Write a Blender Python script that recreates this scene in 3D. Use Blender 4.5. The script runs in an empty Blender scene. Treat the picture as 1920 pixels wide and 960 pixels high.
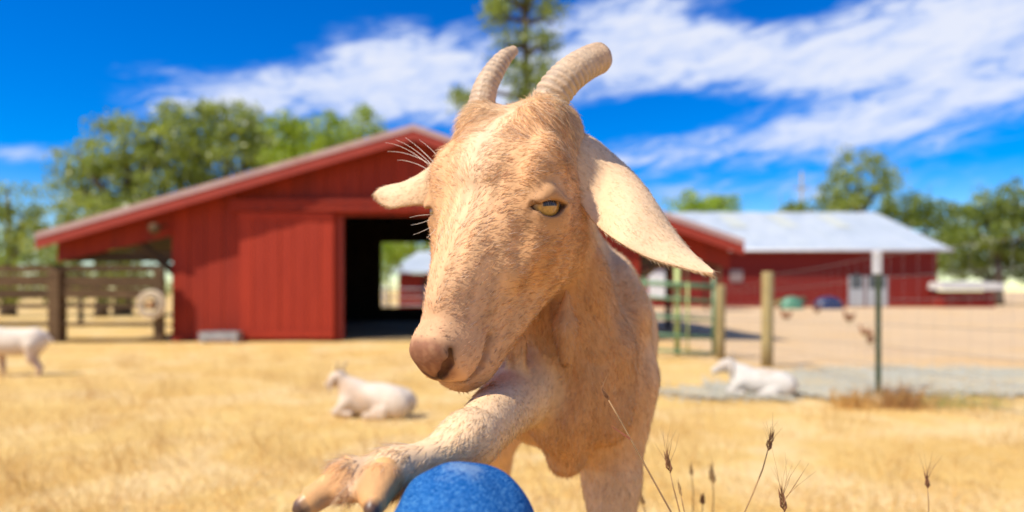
import bpy, bmesh, math, random, time
import numpy as np
import openvdb
from mathutils import Vector, Matrix

T0 = time.time()
SC = bpy.context.scene
COL = SC.collection
R = math.radians
random.seed(7)
RNG = np.random.default_rng(11)

# ------------------------------------------------------------------ camera, light, exposure
F, HY, CAMZ = 1280.0, 545.0, 0.68          # focal length in photo pixels, horizon row, eye height
cam_d = bpy.data.cameras.new('camera')
cam = bpy.data.objects.new('camera', cam_d)
COL.objects.link(cam)
cam.location = (0, 0, CAMZ)
cam.rotation_euler = (R(90), 0, 0)
cam_d.sensor_width = 36
cam_d.lens = 36 * F / 1920
cam_d.shift_y = (HY - 480) / 1920
cam_d.clip_start = 0.02
cam_d.clip_end = 3000
cam_d.dof.use_dof = True
cam_d.dof.focus_distance = 0.605
cam_d.dof.aperture_fstop = 3.2
SC.camera = cam

SUN_DIR = Vector((-0.50, -0.32, 0.805)).normalized()     # towards the sun: high, over the left shoulder
sun_d = bpy.data.lights.new('sun', 'SUN')
sun = bpy.data.objects.new('sun', sun_d)
COL.objects.link(sun)
sun_d.energy = 5.0
sun_d.angle = R(0.53)
sun_d.color = (1.0, 0.93, 0.80)
sun.rotation_euler = SUN_DIR.to_track_quat('Z', 'Y').to_euler()

SC.view_settings.view_transform = 'Standard'
SC.view_settings.look = 'None'
SC.view_settings.gamma = 1
SC.view_settings.exposure = 0.31
SC.cycles.use_denoising = True
SC.cycles.max_bounces = 8
SC.cycles.diffuse_bounces = 4
SC.cycles.transparent_max_bounces = 8


def nd(nt, typ, props=None, **inp):
    n = nt.nodes.new(typ)
    for k, v in (props or {}).items():
        setattr(n, k, v)
    for k, v in inp.items():
        k2 = int(k[1:]) if k[0] == 'i' and k[1:].isdigit() else k.replace('_', ' ')
        s = n.inputs[k2]
        if hasattr(v, 'is_linked') or isinstance(v, bpy.types.NodeSocket):
            nt.links.new(v, s)
        else:
            s.default_value = v
    return n


def mth(nt, op, a, b=0.0, c=None, clamp=False):
    n = nd(nt, 'ShaderNodeMath', {'operation': op, 'use_clamp': clamp}, i0=a, i1=b)
    if c is not None:
        if isinstance(c, bpy.types.NodeSocket):
            nt.links.new(c, n.inputs[2])
        else:
            n.inputs[2].default_value = c
    return n.outputs[0]


def ramp(nt, fac, stops, interp='LINEAR'):
    n = nd(nt, 'ShaderNodeValToRGB', Fac=fac)
    cr = n.color_ramp
    cr.interpolation = interp
    while len(cr.elements) < len(stops):
        cr.elements.new(0.5)
    for e, (p, c) in zip(cr.elements, stops):
        e.position = p
        e.color = (c[0], c[1], c[2], 1) if not isinstance(c, (int, float)) else (c, c, c, 1)
    return n.outputs[0]


def mixc(nt, fac, a, b, mode='MIX'):
    n = nt.nodes.new('ShaderNodeMix')
    n.data_type = 'RGBA'
    n.blend_type = mode
    for s, v in ((n.inputs[0], fac), (n.inputs[6], a), (n.inputs[7], b)):
        if isinstance(v, bpy.types.NodeSocket):
            nt.links.new(v, s)
        else:
            s.default_value = v if isinstance(v, (int, float)) else (v[0], v[1], v[2], 1)
    return n.outputs[2]


def build_world():
    w = bpy.data.worlds.new('World')
    SC.world = w
    w.use_nodes = True
    nt = w.node_tree
    nt.nodes.clear()
    sky = nd(nt, 'ShaderNodeTexSky', {'sky_type': 'NISHITA', 'sun_disc': False, 'sun_elevation': math.asin(SUN_DIR.z),
             'sun_rotation': math.atan2(SUN_DIR.x, SUN_DIR.y), 'altitude': 600, 'air_density': 1.0,
             'dust_density': 0.3, 'ozone_density': 2.5})
    hs = nd(nt, 'ShaderNodeHueSaturation', Hue=0.518, Saturation=1.78, Value=1.0, Color=sky.outputs[0])
    co = nd(nt, 'ShaderNodeTexCoord')
    sep = nd(nt, 'ShaderNodeSeparateXYZ', Vector=co.outputs['Generated'])
    x, y, z = sep.outputs
    az = mth(nt, 'ARCTAN2', x, y)
    el = mth(nt, 'ARCSINE', z)
    # cloud banks: soft ellipses in azimuth / elevation, broken up by noise
    def soft(cx, cy, rx, ry, rot, gain):
        a0 = math.atan((cx - 960) / F)
        e0 = math.atan((HY - cy) / math.hypot(F, cx - 960))
        k = math.cos(a0)
        rx, ry = rx / F * k * k, ry / F * k
        c, s = math.cos(R(rot)), math.sin(R(rot))
        da = mth(nt, 'SUBTRACT', az, a0)
        de = mth(nt, 'SUBTRACT', el, e0)
        u = mth(nt, 'ADD', mth(nt, 'MULTIPLY', da, c / rx), mth(nt, 'MULTIPLY', de, s / rx))
        v = mth(nt, 'ADD', mth(nt, 'MULTIPLY', da, -s / ry), mth(nt, 'MULTIPLY', de, c / ry))
        r2 = mth(nt, 'ADD', mth(nt, 'MULTIPLY', u, u), mth(nt, 'MULTIPLY', v, v))
        g = mth(nt, 'EXPONENT', mth(nt, 'MULTIPLY', r2, -1.0))
        return mth(nt, 'MULTIPLY', g, gain)
    banks = [(560, 165, 260, 48, 11, .95), (770, 105, 170, 52, 9, 1.0), (800, 190, 210, 50, 4, .95), (295, 128, 110, 24, 0, .50),
             (330, 190, 90, 26, 12, .4), (1130, 105, 200, 72, 5, .95), (1300, 60, 120, 36, 4, .5), (1560, 150, 200, 30, 5, .4), (1400, 120, 260, 55, 3, 1.0), (1700, 70, 250, 75, 10, 1.05),
             (1880, 60, 160, 90, 5, .8), (1180, 30, 110, 55, 8, .8), (1480, 262, 250, 40, 7, .95), (1770, 205, 230, 55, 8, .95),
             (1230, 285, 130, 30, 6, .7), (1640, 130, 160, 30, 6, .45), (40, 288, 100, 20, 8, .55), (1300, 362, 160, 24, 2, .6), (1640, 300, 200, 26, 5, .3),
             (1520, 358, 50, 24, 0, .75), (1760, 345, 130, 24, 4, .55), (520, 200, 160, 26, 5, .4)]
    holes = [(1215, 205, 150, 26, 3, -.8), (1440, 22, 90, 22, -4, -.55), (590, 190, 60, 22, 2, -.55), (815, 75, 14, 45, -10, -.35),
             (1480, 185, 150, 14, 3, -.35), (200, 40, 300, 70, 0, -.6)]
    tot = None
    for b in banks + holes:
        g = soft(*b)
        tot = g if tot is None else mth(nt, 'ADD', tot, g)
    # the same kind of broken cloud carries on round the rest of the sky
    comb = nd(nt, 'ShaderNodeCombineXYZ', X=mth(nt, 'MULTIPLY', az, 1.0), Y=mth(nt, 'ADD', mth(nt, 'MULTIPLY', el, 3.2), mth(nt, 'MULTIPLY', az, -0.5)), Z=0.3)
    n1 = nd(nt, 'ShaderNodeTexNoise', Vector=comb.outputs[0], Scale=4.2, Detail=7.0, Roughness=0.60, Distortion=0.4)
    n2 = nd(nt, 'ShaderNodeTexNoise', Vector=comb.outputs[0], Scale=17.0, Detail=7.0, Roughness=0.66, Distortion=0.9)
    n3 = nd(nt, 'ShaderNodeTexNoise', Vector=comb.outputs[0], Scale=1.3, Detail=2.0)
    front = nd(nt, 'ShaderNodeMapRange', {'interpolation_type': 'SMOOTHSTEP'}, Value=mth(nt, 'ABSOLUTE', az), From_Min=0.68, From_Max=0.95, To_Min=0.0, To_Max=1.0)
    up = nd(nt, 'ShaderNodeMapRange', {'interpolation_type': 'SMOOTHSTEP'}, Value=el, From_Min=0.42, From_Max=0.62, To_Min=0.0, To_Max=1.0)
    away = mth(nt, 'MAXIMUM', front.outputs[0], up.outputs[0])
    rest = mth(nt, 'MULTIPLY', away, mth(nt, 'MULTIPLY', mth(nt, 'SUBTRACT', n3.outputs[0], 0.42), 4.0))
    tot = mth(nt, 'ADD', tot, rest)
    brk = mth(nt, 'ADD', mth(nt, 'MULTIPLY', mth(nt, 'SUBTRACT', n1.outputs[0], 0.5), 1.9), mth(nt, 'MULTIPLY', mth(nt, 'SUBTRACT', n2.outputs[0], 0.5), 2.7))
    dens = mth(nt, 'ADD', tot, mth(nt, 'MULTIPLY', brk, mth(nt, 'MINIMUM', mth(nt, 'ADD', mth(nt, 'MAXIMUM', tot, 0.0), 0.25), 1.0)))
    m = nd(nt, 'ShaderNodeMapRange', {'interpolation_type': 'SMOOTHSTEP'}, Value=dens, From_Min=0.10, From_Max=1.25, To_Min=0.0, To_Max=0.91)
    ccol = mixc(nt, nd(nt, 'ShaderNodeMapRange', Value=mth(nt, 'ADD', dens, mth(nt, 'MULTIPLY', brk, 0.9)), From_Min=0.2, From_Max=2.0).outputs[0], (3.0, 3.8, 5.8), (5.0, 5.2, 5.8))
    # low sky pales a little
    final = mixc(nt, m.outputs[0], hs.outputs[0], ccol)
    bg = nd(nt, 'ShaderNodeBackground', Color=final, Strength=0.14)
    out = nd(nt, 'ShaderNodeOutputWorld')
    nt.links.new(bg.outputs[0], out.inputs[0])


build_world()


# ------------------------------------------------------------------ helpers
def at(px, py, d):
    """Point d metres in front of the lens on the photo pixel (px, py)."""
    return Vector(((px - 960) * d / F, d, CAMZ + (HY - py) * d / F))


def zg(x, y):
    """Height of the ground: the paddock falls a little towards the barn."""
    t = min(max((y - 1.0) / 9.0, 0), 1)
    return -0.2 * t * t * (3 - 2 * t)


def on_ground(px, py):
    d = 4.0
    for _ in range(40):
        d = F * (CAMZ - zg(0, d)) / (py - HY)
    return Vector(((px - 960) * d / F, d, zg(0, d)))


def tag(o, label=None, cat=None, group=None, kind=None):
    if label:
        o['label'] = label
    if cat:
        o['category'] = cat
    if group:
        o['group'] = group
    if kind:
        o['kind'] = kind
    return o


def empty(name, loc, label, cat, group=None, rz=0):
    o = bpy.data.objects.new(name, None)
    o.empty_display_size = 0.1
    o.location = loc
    o.rotation_euler = (0, 0, rz)
    COL.objects.link(o)
    return tag(o, label, cat, group)


def wmat(o):
    return o.matrix_basis if o.parent is None else wmat(o.parent) @ o.matrix_parent_inverse @ o.matrix_basis


def link(name, me, parent=None, mats=None):
    """Geometry is written in world space; a part keeps its place under its thing."""
    o = bpy.data.objects.new(name, me)
    if mats is not None:
        for m in (mats if isinstance(mats, (list, tuple)) else [mats]):
            me.materials.append(m)
    COL.objects.link(o)
    if parent is not None:
        o.parent = parent
        o.matrix_parent_inverse = wmat(parent).inverted()
    return o


class MB:
    """Collects simple shapes (world space) and links them as one mesh."""
    def __init__(self):
        self.v, self.f = [], []

    def add(self, vs, fs):
        o = len(self.v)
        self.v += [tuple(p) for p in vs]
        self.f += [tuple(i + o for i in f) for f in fs]
        return self

    def box(self, lo, hi, jit=0.0):
        x0, y0, z0 = lo
        x1, y1, z1 = hi
        vs = [(x0, y0, z0), (x1, y0, z0), (x1, y1, z0), (x0, y1, z0), (x0, y0, z1), (x1, y0, z1), (x1, y1, z1), (x0, y1, z1)]
        if jit:
            vs = [(a + random.uniform(-jit, jit), b + random.uniform(-jit, jit), c + random.uniform(-jit, jit)) for a, b, c in vs]
        return self.add(vs, [(0, 3, 2, 1), (4, 5, 6, 7), (0, 1, 5, 4), (1, 2, 6, 5), (2, 3, 7, 6), (3, 0, 4, 7)])

    def hexa(self, b, t):
        return self.add(list(b) + list(t), [(0, 3, 2, 1), (4, 5, 6, 7), (0, 1, 5, 4), (1, 2, 6, 5), (2, 3, 7, 6), (3, 0, 4, 7)])

    def tube(self, path, rad, n=8, cap=True):
        path = [Vector(p) for p in path]
        m = len(path)
        if isinstance(rad, (int, float)):
            rad = [rad] * m
        vs, fs = [], []
        ref = Vector((0.13, 0.21, 0.97))
        for i, p in enumerate(path):
            t = (path[min(i + 1, m - 1)] - path[max(i - 1, 0)]).normalized()
            u = t.cross(ref)
            if u.length < 1e-3:
                u = t.cross(Vector((1, 0, 0)))
            u.normalize()
            w = t.cross(u)
            for k in range(n):
                a = 2 * math.pi * k / n
                vs.append(p + (u * math.cos(a) + w * math.sin(a)) * rad[i])
        for i in range(m - 1):
            for k in range(n):
                k2 = (k + 1) % n
                fs.append((i * n + k, i * n + k2, (i + 1) * n + k2, (i + 1) * n + k))
        if cap:
            fs.append(tuple(range(n - 1, -1, -1)))
            fs.append(tuple((m - 1) * n + k for k in range(n)))
        return self.add(vs, fs)

    def build(self, name, mat, parent=None, smooth=False, bevel=0.0):
        me = bpy.data.meshes.new(name)
        me.from_pydata(self.v, [], self.f)
        if smooth:
            me.polygons.foreach_set('use_smooth', [True] * len(me.polygons))
        me.update()
        if bevel:
            bm = bmesh.new()
            bm.from_mesh(me)
            bmesh.ops.bevel(bm, geom=bm.edges[:], offset=bevel, segments=1, affect='EDGES')
            bm.to_mesh(me)
            bm.free()
        return link(name, me, parent, mat)


def principled(name, build=None, color=(.5, .5, .5), rough=.7, metal=0.0, spec=.5):
    m = bpy.data.materials.new(name)
    m.use_nodes = True
    nt = m.node_tree
    p = nt.nodes['Principled BSDF']
    p.inputs['Base Color'].default_value = (*color, 1)
    p.inputs['Roughness'].default_value = rough
    p.inputs['Metallic'].default_value = metal
    p.inputs['Specular IOR Level'].default_value = spec
    if build:
        build(nt, p)
    return m


def objco(nt):
    return nd(nt, 'ShaderNodeTexCoord').outputs['Object']


def noisy(name, c1, c2, scale=6.0, stretch=(1, 1, 1), rough=.75, bump=.2, bscale=40.0, detail=6.0, metal=0.0, vary=0.0, dirt=None, spec=.4):
    """Two tones broken by noise, a finer relief, and a little difference from object to object."""
    def b(nt, p):
        mp = nd(nt, 'ShaderNodeMapping', Vector=objco(nt), Scale=stretch)
        inf = nd(nt, 'ShaderNodeObjectInfo')
        off = nd(nt, 'ShaderNodeVectorMath', {'operation': 'ADD'}, i0=mp.outputs[0], i1=(0, 0, 0))
        comb = nd(nt, 'ShaderNodeCombineXYZ', X=mth(nt, 'MULTIPLY', inf.outputs['Random'], 37.0), Y=mth(nt, 'MULTIPLY', inf.outputs['Random'], 11.0))
        nt.links.new(comb.outputs[0], off.inputs[1])
        n = nd(nt, 'ShaderNodeTexNoise', Vector=off.outputs[0], Scale=scale, Detail=detail, Roughness=.62)
        col = ramp(nt, n.outputs[0], [(.32, c1), (.68, c2)])
        if dirt:
            n3 = nd(nt, 'ShaderNodeTexNoise', Vector=off.outputs[0], Scale=scale * .35, Detail=8.0, Roughness=.7)
            col = mixc(nt, ramp(nt, n3.outputs[0], [(.5, 0.0), (.72, .75)]), col, dirt)
        if vary:
            hs = nd(nt, 'ShaderNodeHueSaturation', Hue=.5, Saturation=1.0, Color=col,
                    Value=mth(nt, 'ADD', mth(nt, 'MULTIPLY', inf.outputs['Random'], vary * 2), 1 - vary))
            col = hs.outputs[0]
        nt.links.new(col, p.inputs['Base Color'])
        if bump:
            n2 = nd(nt, 'ShaderNodeTexNoise', Vector=off.outputs[0], Scale=bscale, Detail=5.0)
            bp = nd(nt, 'ShaderNodeBump', Strength=bump, Distance=.01, Height=n2.outputs[0])
            nt.links.new(bp.outputs[0], p.inputs['Normal'])
    return principled(name, b, rough=rough, metal=metal, spec=spec)


def leaf_mat(name, c, c2):
    m = bpy.data.materials.new(name)
    m.use_nodes = True
    nt = m.node_tree
    nt.nodes.clear()
    a = nd(nt, 'ShaderNodeAttribute', {'attribute_name': 'tint'})
    col = mixc(nt, a.outputs['Fac'], c, c2)
    d = nd(nt, 'ShaderNodeBsdfDiffuse', Color=col)
    t = nd(nt, 'ShaderNodeBsdfTranslucent', Color=mixc(nt, .4, col, (.34, .40, .03)))
    g = nd(nt, 'ShaderNodeBsdfGlossy', Color=(1, 1, 1, 1), Roughness=.45)
    mx = nd(nt, 'ShaderNodeMixShader', i0=.5, i1=d.outputs[0], i2=t.outputs[0])
    mx2 = nd(nt, 'ShaderNodeMixShader', i0=.05, i1=mx.outputs[0], i2=g.outputs[0])
    out = nd(nt, 'ShaderNodeOutputMaterial')
    nt.links.new(mx2.outputs[0], out.inputs[0])
    return m


def hair_mat(name, trans=0.15, use_nrm=True, rough=.5):
    """Hair coloured strand by strand; shaded about the skin's own normal so that short fur takes light like the body."""
    m = bpy.data.materials.new(name)
    m.use_nodes = True
    nt = m.node_tree
    nt.nodes.clear()
    a = nd(nt, 'ShaderNodeAttribute', {'attribute_name': 'col'})
    d = nd(nt, 'ShaderNodeBsdfDiffuse', Color=a.outputs['Color'])
    t = nd(nt, 'ShaderNodeBsdfTranslucent', Color=a.outputs['Color'])
    g = nd(nt, 'ShaderNodeBsdfGlossy', Color=(1, .95, .88, 1), Roughness=rough)
    if use_nrm:
        n = nd(nt, 'ShaderNodeAttribute', {'attribute_name': 'nrm'})
        nt.links.new(n.outputs['Vector'], d.inputs['Normal'])
        nt.links.new(n.outputs['Vector'], t.inputs['Normal'])
    mx = nd(nt, 'ShaderNodeMixShader', i0=trans, i1=d.outputs[0], i2=t.outputs[0])
    mx2 = nd(nt, 'ShaderNodeMixShader', i0=.035, i1=mx.outputs[0], i2=g.outputs[0])
    out = nd(nt, 'ShaderNodeOutputMaterial')
    nt.links.new(mx2.outputs[0], out.inputs[0])
    return m


def hair_object(name, pts, rad, col, nrm, mat, parent=None):
    """pts (N,K,3), rad (N,K), col (N,3), nrm (N,3) -> one curves object."""
    n, k = pts.shape[:2]
    cu = bpy.data.hair_curves.new(name)
    cu.add_curves([k] * n)
    cu.attributes['position'].data.foreach_set('vector', np.ascontiguousarray(pts, 'f4').ravel())
    ra = cu.attributes.get('radius') or cu.attributes.new('radius', 'FLOAT', 'POINT')
    ra.data.foreach_set('value', np.ascontiguousarray(rad, 'f4').ravel())
    c = cu.attributes.new('col', 'FLOAT_COLOR', 'CURVE')
    c.data.foreach_set('color', np.ascontiguousarray(np.concatenate([col, np.ones((n, 1))], 1), 'f4').ravel())
    nn = cu.attributes.new('nrm', 'FLOAT_VECTOR', 'CURVE')
    nn.data.foreach_set('vector', np.ascontiguousarray(nrm, 'f4').ravel())
    return link(name, cu, parent, mat)


def unit(v):
    return v / np.maximum(np.linalg.norm(v, axis=-1, keepdims=True), 1e-9)


def fbm(p, scale, seed=0, octv=3):
    """Cheap smooth pseudo-noise: sums of sines."""
    r = np.random.default_rng(seed)
    out = np.zeros(len(p))
    amp = 1.0
    for o in range(octv):
        for _ in range(4):
            k = r.normal(size=3) * scale * (1.9 ** o)
            out += amp * np.sin(p @ k + r.uniform(0, 6.28)) / 4
        amp *= .55
    return out


# ------------------------------------------------------------------ ground
def mat_ground():
    def b(nt, p):
        o = objco(nt)
        n1 = nd(nt, 'ShaderNodeTexNoise', Vector=o, Scale=.55, Detail=6.0, Roughness=.6)
        n2 = nd(nt, 'ShaderNodeTexNoise', Vector=o, Scale=9.0, Detail=8.0, Roughness=.7)
        mp = nd(nt, 'ShaderNodeMapping', Vector=o, Rotation=(0, 0, .5), Scale=(70, 9, 20))
        n3 = nd(nt, 'ShaderNodeTexNoise', Vector=mp.outputs[0], Scale=1.0, Detail=4.0)
        straw = ramp(nt, n1.outputs[0], [(.30, (.58, .35, .10)), (.50, (.68, .45, .15)), (.70, (.64, .38, .11))])
        n4 = nd(nt, 'ShaderNodeTexNoise', Vector=o, Scale=1.3, Detail=7.0, Roughness=.65, Distortion=.6)
        straw = mixc(nt, ramp(nt, n4.outputs[0], [(.47, 0.0), (.60, .8)]), straw, (.73, .53, .26))
        straw = mixc(nt, ramp(nt, n2.outputs[0], [(.50, 0.0), (.75, .45)]), straw, (.42, .26, .10))
        straw = mixc(nt, ramp(nt, n3.outputs[0], [(.52, 0.0), (.70, .5)]), straw, (.74, .56, .27))
        # bare trodden soil in the yard beyond the wire fence
        sep = nd(nt, 'ShaderNodeSeparateXYZ', Vector=o)
        ex = nd(nt, 'ShaderNodeMapRange', {'interpolation_type': 'SMOOTHSTEP'}, Value=mth(nt, 'ADD', sep.outputs[0], mth(nt, 'MULTIPLY', n1.outputs[0], 1.5)), From_Min=2.6, From_Max=4.0)
        ey = nd(nt, 'ShaderNodeMapRange', {'interpolation_type': 'SMOOTHSTEP'}, Value=mth(nt, 'ADD', sep.outputs[1], mth(nt, 'MULTIPLY', n1.outputs[0], 2.0)), From_Min=7.0, From_Max=9.5)
        m = mth(nt, 'MULTIPLY', ex.outputs[0], ey.outputs[0])
        soil = ramp(nt, n1.outputs[0], [(.35, (.55, .38, .22)), (.52, (.60, .43, .25)), (.68, (.60, .38, .17))])
        soil = mixc(nt, ramp(nt, n2.outputs[0], [(.50, 0.0), (.75, .4)]), soil, (.40, .25, .13))
        nt.links.new(mixc(nt, m, straw, soil), p.inputs['Base Color'])
        h = mth(nt, 'ADD', n2.outputs[0], mth(nt, 'MULTIPLY', n3.outputs[0], .8))
        bp = nd(nt, 'ShaderNodeBump', Strength=.6, Distance=.03, Height=h)
        nt.links.new(bp.outputs[0], p.inputs['Normal'])
    return principled('straw_ground', b, rough=.95, spec=.1)


def build_ground():
    xs = np.concatenate([[-600, -250, -120, -60, -35], np.linspace(-22, 22, 89), [35, 60, 120, 250, 600]])
    ys = np.concatenate([[-300, -100, -40, -15, -6], np.linspace(-2, 22, 73), [26, 32, 40, 55, 80, 130, 250, 600, 1200]])
    X, Y = np.meshgrid(xs, ys)
    t = np.clip((Y - 1) / 9, 0, 1)
    Z = -.2 * t * t * (3 - 2 * t)
    P = np.stack([X.ravel(), Y.ravel(), Z.ravel()], 1)
    nearb = np.exp(-(np.abs(P[:, 0]) / 25) ** 4 - (np.abs(P[:, 1] - 8) / 14) ** 4)
    P[:, 2] += nearb * .012 * fbm(P * [1, 1, 0], 1.4, 3) - .008
    nx = len(xs)
    f = [(j * nx + i, j * nx + i + 1, (j + 1) * nx + i + 1, (j + 1) * nx + i) for j in range(len(ys) - 1) for i in range(nx - 1)]
    me = bpy.data.meshes.new('ground')
    me.from_pydata(P.tolist(), [], f)
    me.polygons.foreach_set('use_smooth', [True] * len(f))
    o = link('ground', me, None, mat_ground())
    tag(o, 'dry straw covered paddock ground running past the barn', kind='structure')


build_ground()


def build_gravel():
    # a gravel drive beyond the wire fence, fading out to the left in trodden straw
    up = [(0.85, 5.15), (1.3, 5.7), (2.0, 6.4), (2.7, 7.1), (3.6, 7.7), (5.0, 7.7), (7.0, 7.2), (10.0, 6.7), (16, 6.0), (30, 4.0)]
    lo = [(0.8, 4.75), (1.3, 4.5), (2.0, 4.55), (2.7, 4.75), (3.4, 4.75), (4.5, 4.5), (6.0, 4.25), (9.0, 3.8), (16, 2.7), (30, 0.2)]
    M = MB()
    def dens(pts):
        out = []
        for (x0, y0), (x1, y1) in zip(pts[:-1], pts[1:]):
            for k in range(6):
                out.append((x0 + (x1 - x0) * k / 6, y0 + (y1 - y0) * k / 6 + random.uniform(-.28, .28)))
        return out + [pts[-1]]
    U, Lo = dens(up), dens(lo)
    vs, fs = [], []
    K = 8
    for (a, b) in zip(Lo, U):
        for k in range(K + 1):
            t = k / K
            x, y = a[0] + (b[0] - a[0]) * t, a[1] + (b[1] - a[1]) * t
            vs.append((x, y, zg(x, y) + .012))
    for i in range(len(U) - 1):
        for k in range(K):
            q = i * (K + 1) + k
            fs.append((q, q + K + 1, q + K + 2, q + 1))
    M.add(vs, fs)
    def gb(nt, p):
        o = objco(nt)
        n = nd(nt, 'ShaderNodeTexNoise', Vector=o, Scale=22.0, Detail=6.0, Roughness=.65)
        n2 = nd(nt, 'ShaderNodeTexNoise', Vector=o, Scale=1.6, Detail=6.0, Roughness=.6)
        n3 = nd(nt, 'ShaderNodeTexNoise', Vector=o, Scale=70.0, Detail=3.0)
        col = ramp(nt, n.outputs[0], [(.3, (.30, .29, .22)), (.7, (.50, .46, .34))])
        col = mixc(nt, ramp(nt, n2.outputs[0], [(.45, 0.0), (.65, .7)]), col, (.56, .43, .23))
        nt.links.new(col, p.inputs['Base Color'])
        bp = nd(nt, 'ShaderNodeBump', Strength=.8, Distance=.01, Height=n3.outputs[0])
        nt.links.new(bp.outputs[0], p.inputs['Normal'])
        a = nd(nt, 'ShaderNodeAttribute', {'attribute_name': 'cover'})
        e = mth(nt, 'ADD', a.outputs['Fac'], mth(nt, 'MULTIPLY', mth(nt, 'SUBTRACT', n2.outputs[0], .5), 1.5))
        e = mth(nt, 'ADD', e, mth(nt, 'MULTIPLY', mth(nt, 'SUBTRACT', n.outputs[0], .5), 1.2))
        nt.links.new(ramp(nt, e, [(.12, 0.0), (.45, 1.0)]), p.inputs['Alpha'])      # stones thin out into the straw
    gp = M.build('gravel_path', principled('gravel', gb, rough=.95, spec=.1), None, True)
    cov = []
    for i in range(len(U)):
        for k in range(K + 1):
            t = k / K
            cov.append(min(1.0, 3.2 * min(t, 1 - t)) * min(1.0, i / 14))
    ca = gp.data.attributes.new('cover', 'FLOAT', 'POINT')
    ca.data.foreach_set('value', cov)
    tag(gp, 'grey gravel drive beyond the wire fence', kind='structure')
    g = noisy('stone', (.30, .29, .24), (.48, .45, .36), scale=30, rough=.9, bump=.3)
    P = MB()
    for _ in range(2600):
        x = random.uniform(.9, 9)
        y = random.uniform(4.2, 7.7)
        i = min(range(len(lo)), key=lambda k: abs(lo[k][0] - x))
        if not lo[i][1] < y < up[i][1]:
            continue
        s = random.uniform(.008, .022)
        z = zg(x, y) + .012
        a = random.uniform(0, 3)
        c, d = math.cos(a) * s, math.sin(a) * s
        P.add([(x + c, y + d, z), (x - d, y + c, z), (x - c, y - d, z), (x + d, y - c, z), (x + .2 * s, y, z + s * .8)], [(0, 1, 4), (1, 2, 4), (2, 3, 4), (3, 0, 4)])
    tag(P.build('gravel', g, None), 'loose grey stones strewn over the drive', kind='stuff')


build_gravel()

HAIR_STRAW = hair_mat('straw_blades', trans=.35, use_nrm=False, rough=.6)


def blades(name, xy, hmin, hmax, rad, cols, lean=.5, seed=1, zoff=0.0, parent=None):
    """Dry grass blades standing and lying at the points xy."""
    r = np.random.default_rng(seed)
    n = len(xy)
    t = np.clip((xy[:, 1] - 1) / 9, 0, 1)
    z = -.2 * t * t * (3 - 2 * t) - .012 + zoff
    root = np.stack([xy[:, 0], xy[:, 1], z], 1)
    h = r.uniform(hmin, hmax, n) * r.uniform(.5, 1.0, n)
    a = r.uniform(0, 2 * np.pi, n)
    ln = np.abs(r.normal(0, lean, n))
    d = np.stack([np.cos(a) * ln, np.sin(a) * ln, np.ones(n)], 1)
    d = unit(d)
    droop = np.stack([np.cos(a), np.sin(a), -.5 * np.ones(n)], 1) * r.uniform(.0, .5, (n, 1))
    k = 4
    s = np.linspace(0, 1, k)[None, :, None]
    pts = root[:, None] + d[:, None] * s * h[:, None, None] + droop[:, None] * (s ** 2) * h[:, None, None] * .6
    rd = (rad * r.uniform(.6, 1.3, (n, 1))) * np.array([1, .85, .6, .15])[None]
    c = cols[r.integers(0, len(cols), n)] * r.uniform(.8, 1.15, (n, 1))
    return hair_object(name, pts, rd, np.clip(c, 0, 1), np.tile([0, 0, 1.], (n, 1)), HAIR_STRAW, parent)


STRAW = np.array([(.74, .50, .17), (.68, .43, .13), (.80, .59, .24), (.60, .34, .10), (.78, .54, .18), (.70, .45, .15)])


def build_grass():
    r = np.random.default_rng(5)
    n = 230000
    d = 0.5 * (15 / 0.5) ** r.uniform(0, 1, n) ** .75
    x = r.uniform(-1, 1, n) * (d * 1.1 + 1.8)
    d = d + r.uniform(-.6, .2, n) * np.clip(np.abs(x), 0, 2)
    xy = np.stack([x, d], 1)
    q = np.concatenate([xy, np.zeros((n, 1))], 1)
    dens = fbm(q, 1.1, 4) * .8 + fbm(q, 5.0, 9) * .5
    keep = r.uniform(0, 1, n) < np.clip(.42 + .60 * dens, .03, 1)
    path = (x > .9) & (d > 4.4 - .03 * x) & (d < 7.7)
    yard = (x > 2.9) & (d > 7.2)
    barn = (d > 11.5) & (x > -6.2) & (x < 2.5)
    keep &= ~(path & (r.uniform(0, 1, n) < .80)) & ~(yard & (r.uniform(0, 1, n) < .85)) & ~barn
    xy = xy[keep]
    big = np.clip(1 + xy[:, 1] / 8, 1, 3)
    o = blades('dry_grass', xy, .03, .15, .0011, STRAW, 1.3, 2)
    tag(o, 'short dry straw coloured grass all over the paddock', kind='stuff')


build_grass()


def build_tall_straw():
    r = np.random.default_rng(15)
    cl = np.stack([r.uniform(-5, 5, 170), r.uniform(1.2, 9, 170)], 1)
    cl = cl[(np.abs(cl[:, 0]) < cl[:, 1] * .85) & ~((np.abs(cl[:, 0] - .05) < .4) & (cl[:, 1] < 1.7)) & ~((cl[:, 0] > .7) & (cl[:, 1] > 4.2))]
    xy = np.repeat(cl, 26, 0) + r.normal(0, .07, (len(cl) * 26, 2))
    o = blades('tall_straw', xy, .10, .30, .0010, STRAW * [.95, .92, .9], .35, 16)
    tag(o, 'loose tufts of taller dry straw standing about the paddock', kind='stuff')


build_tall_straw()

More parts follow.
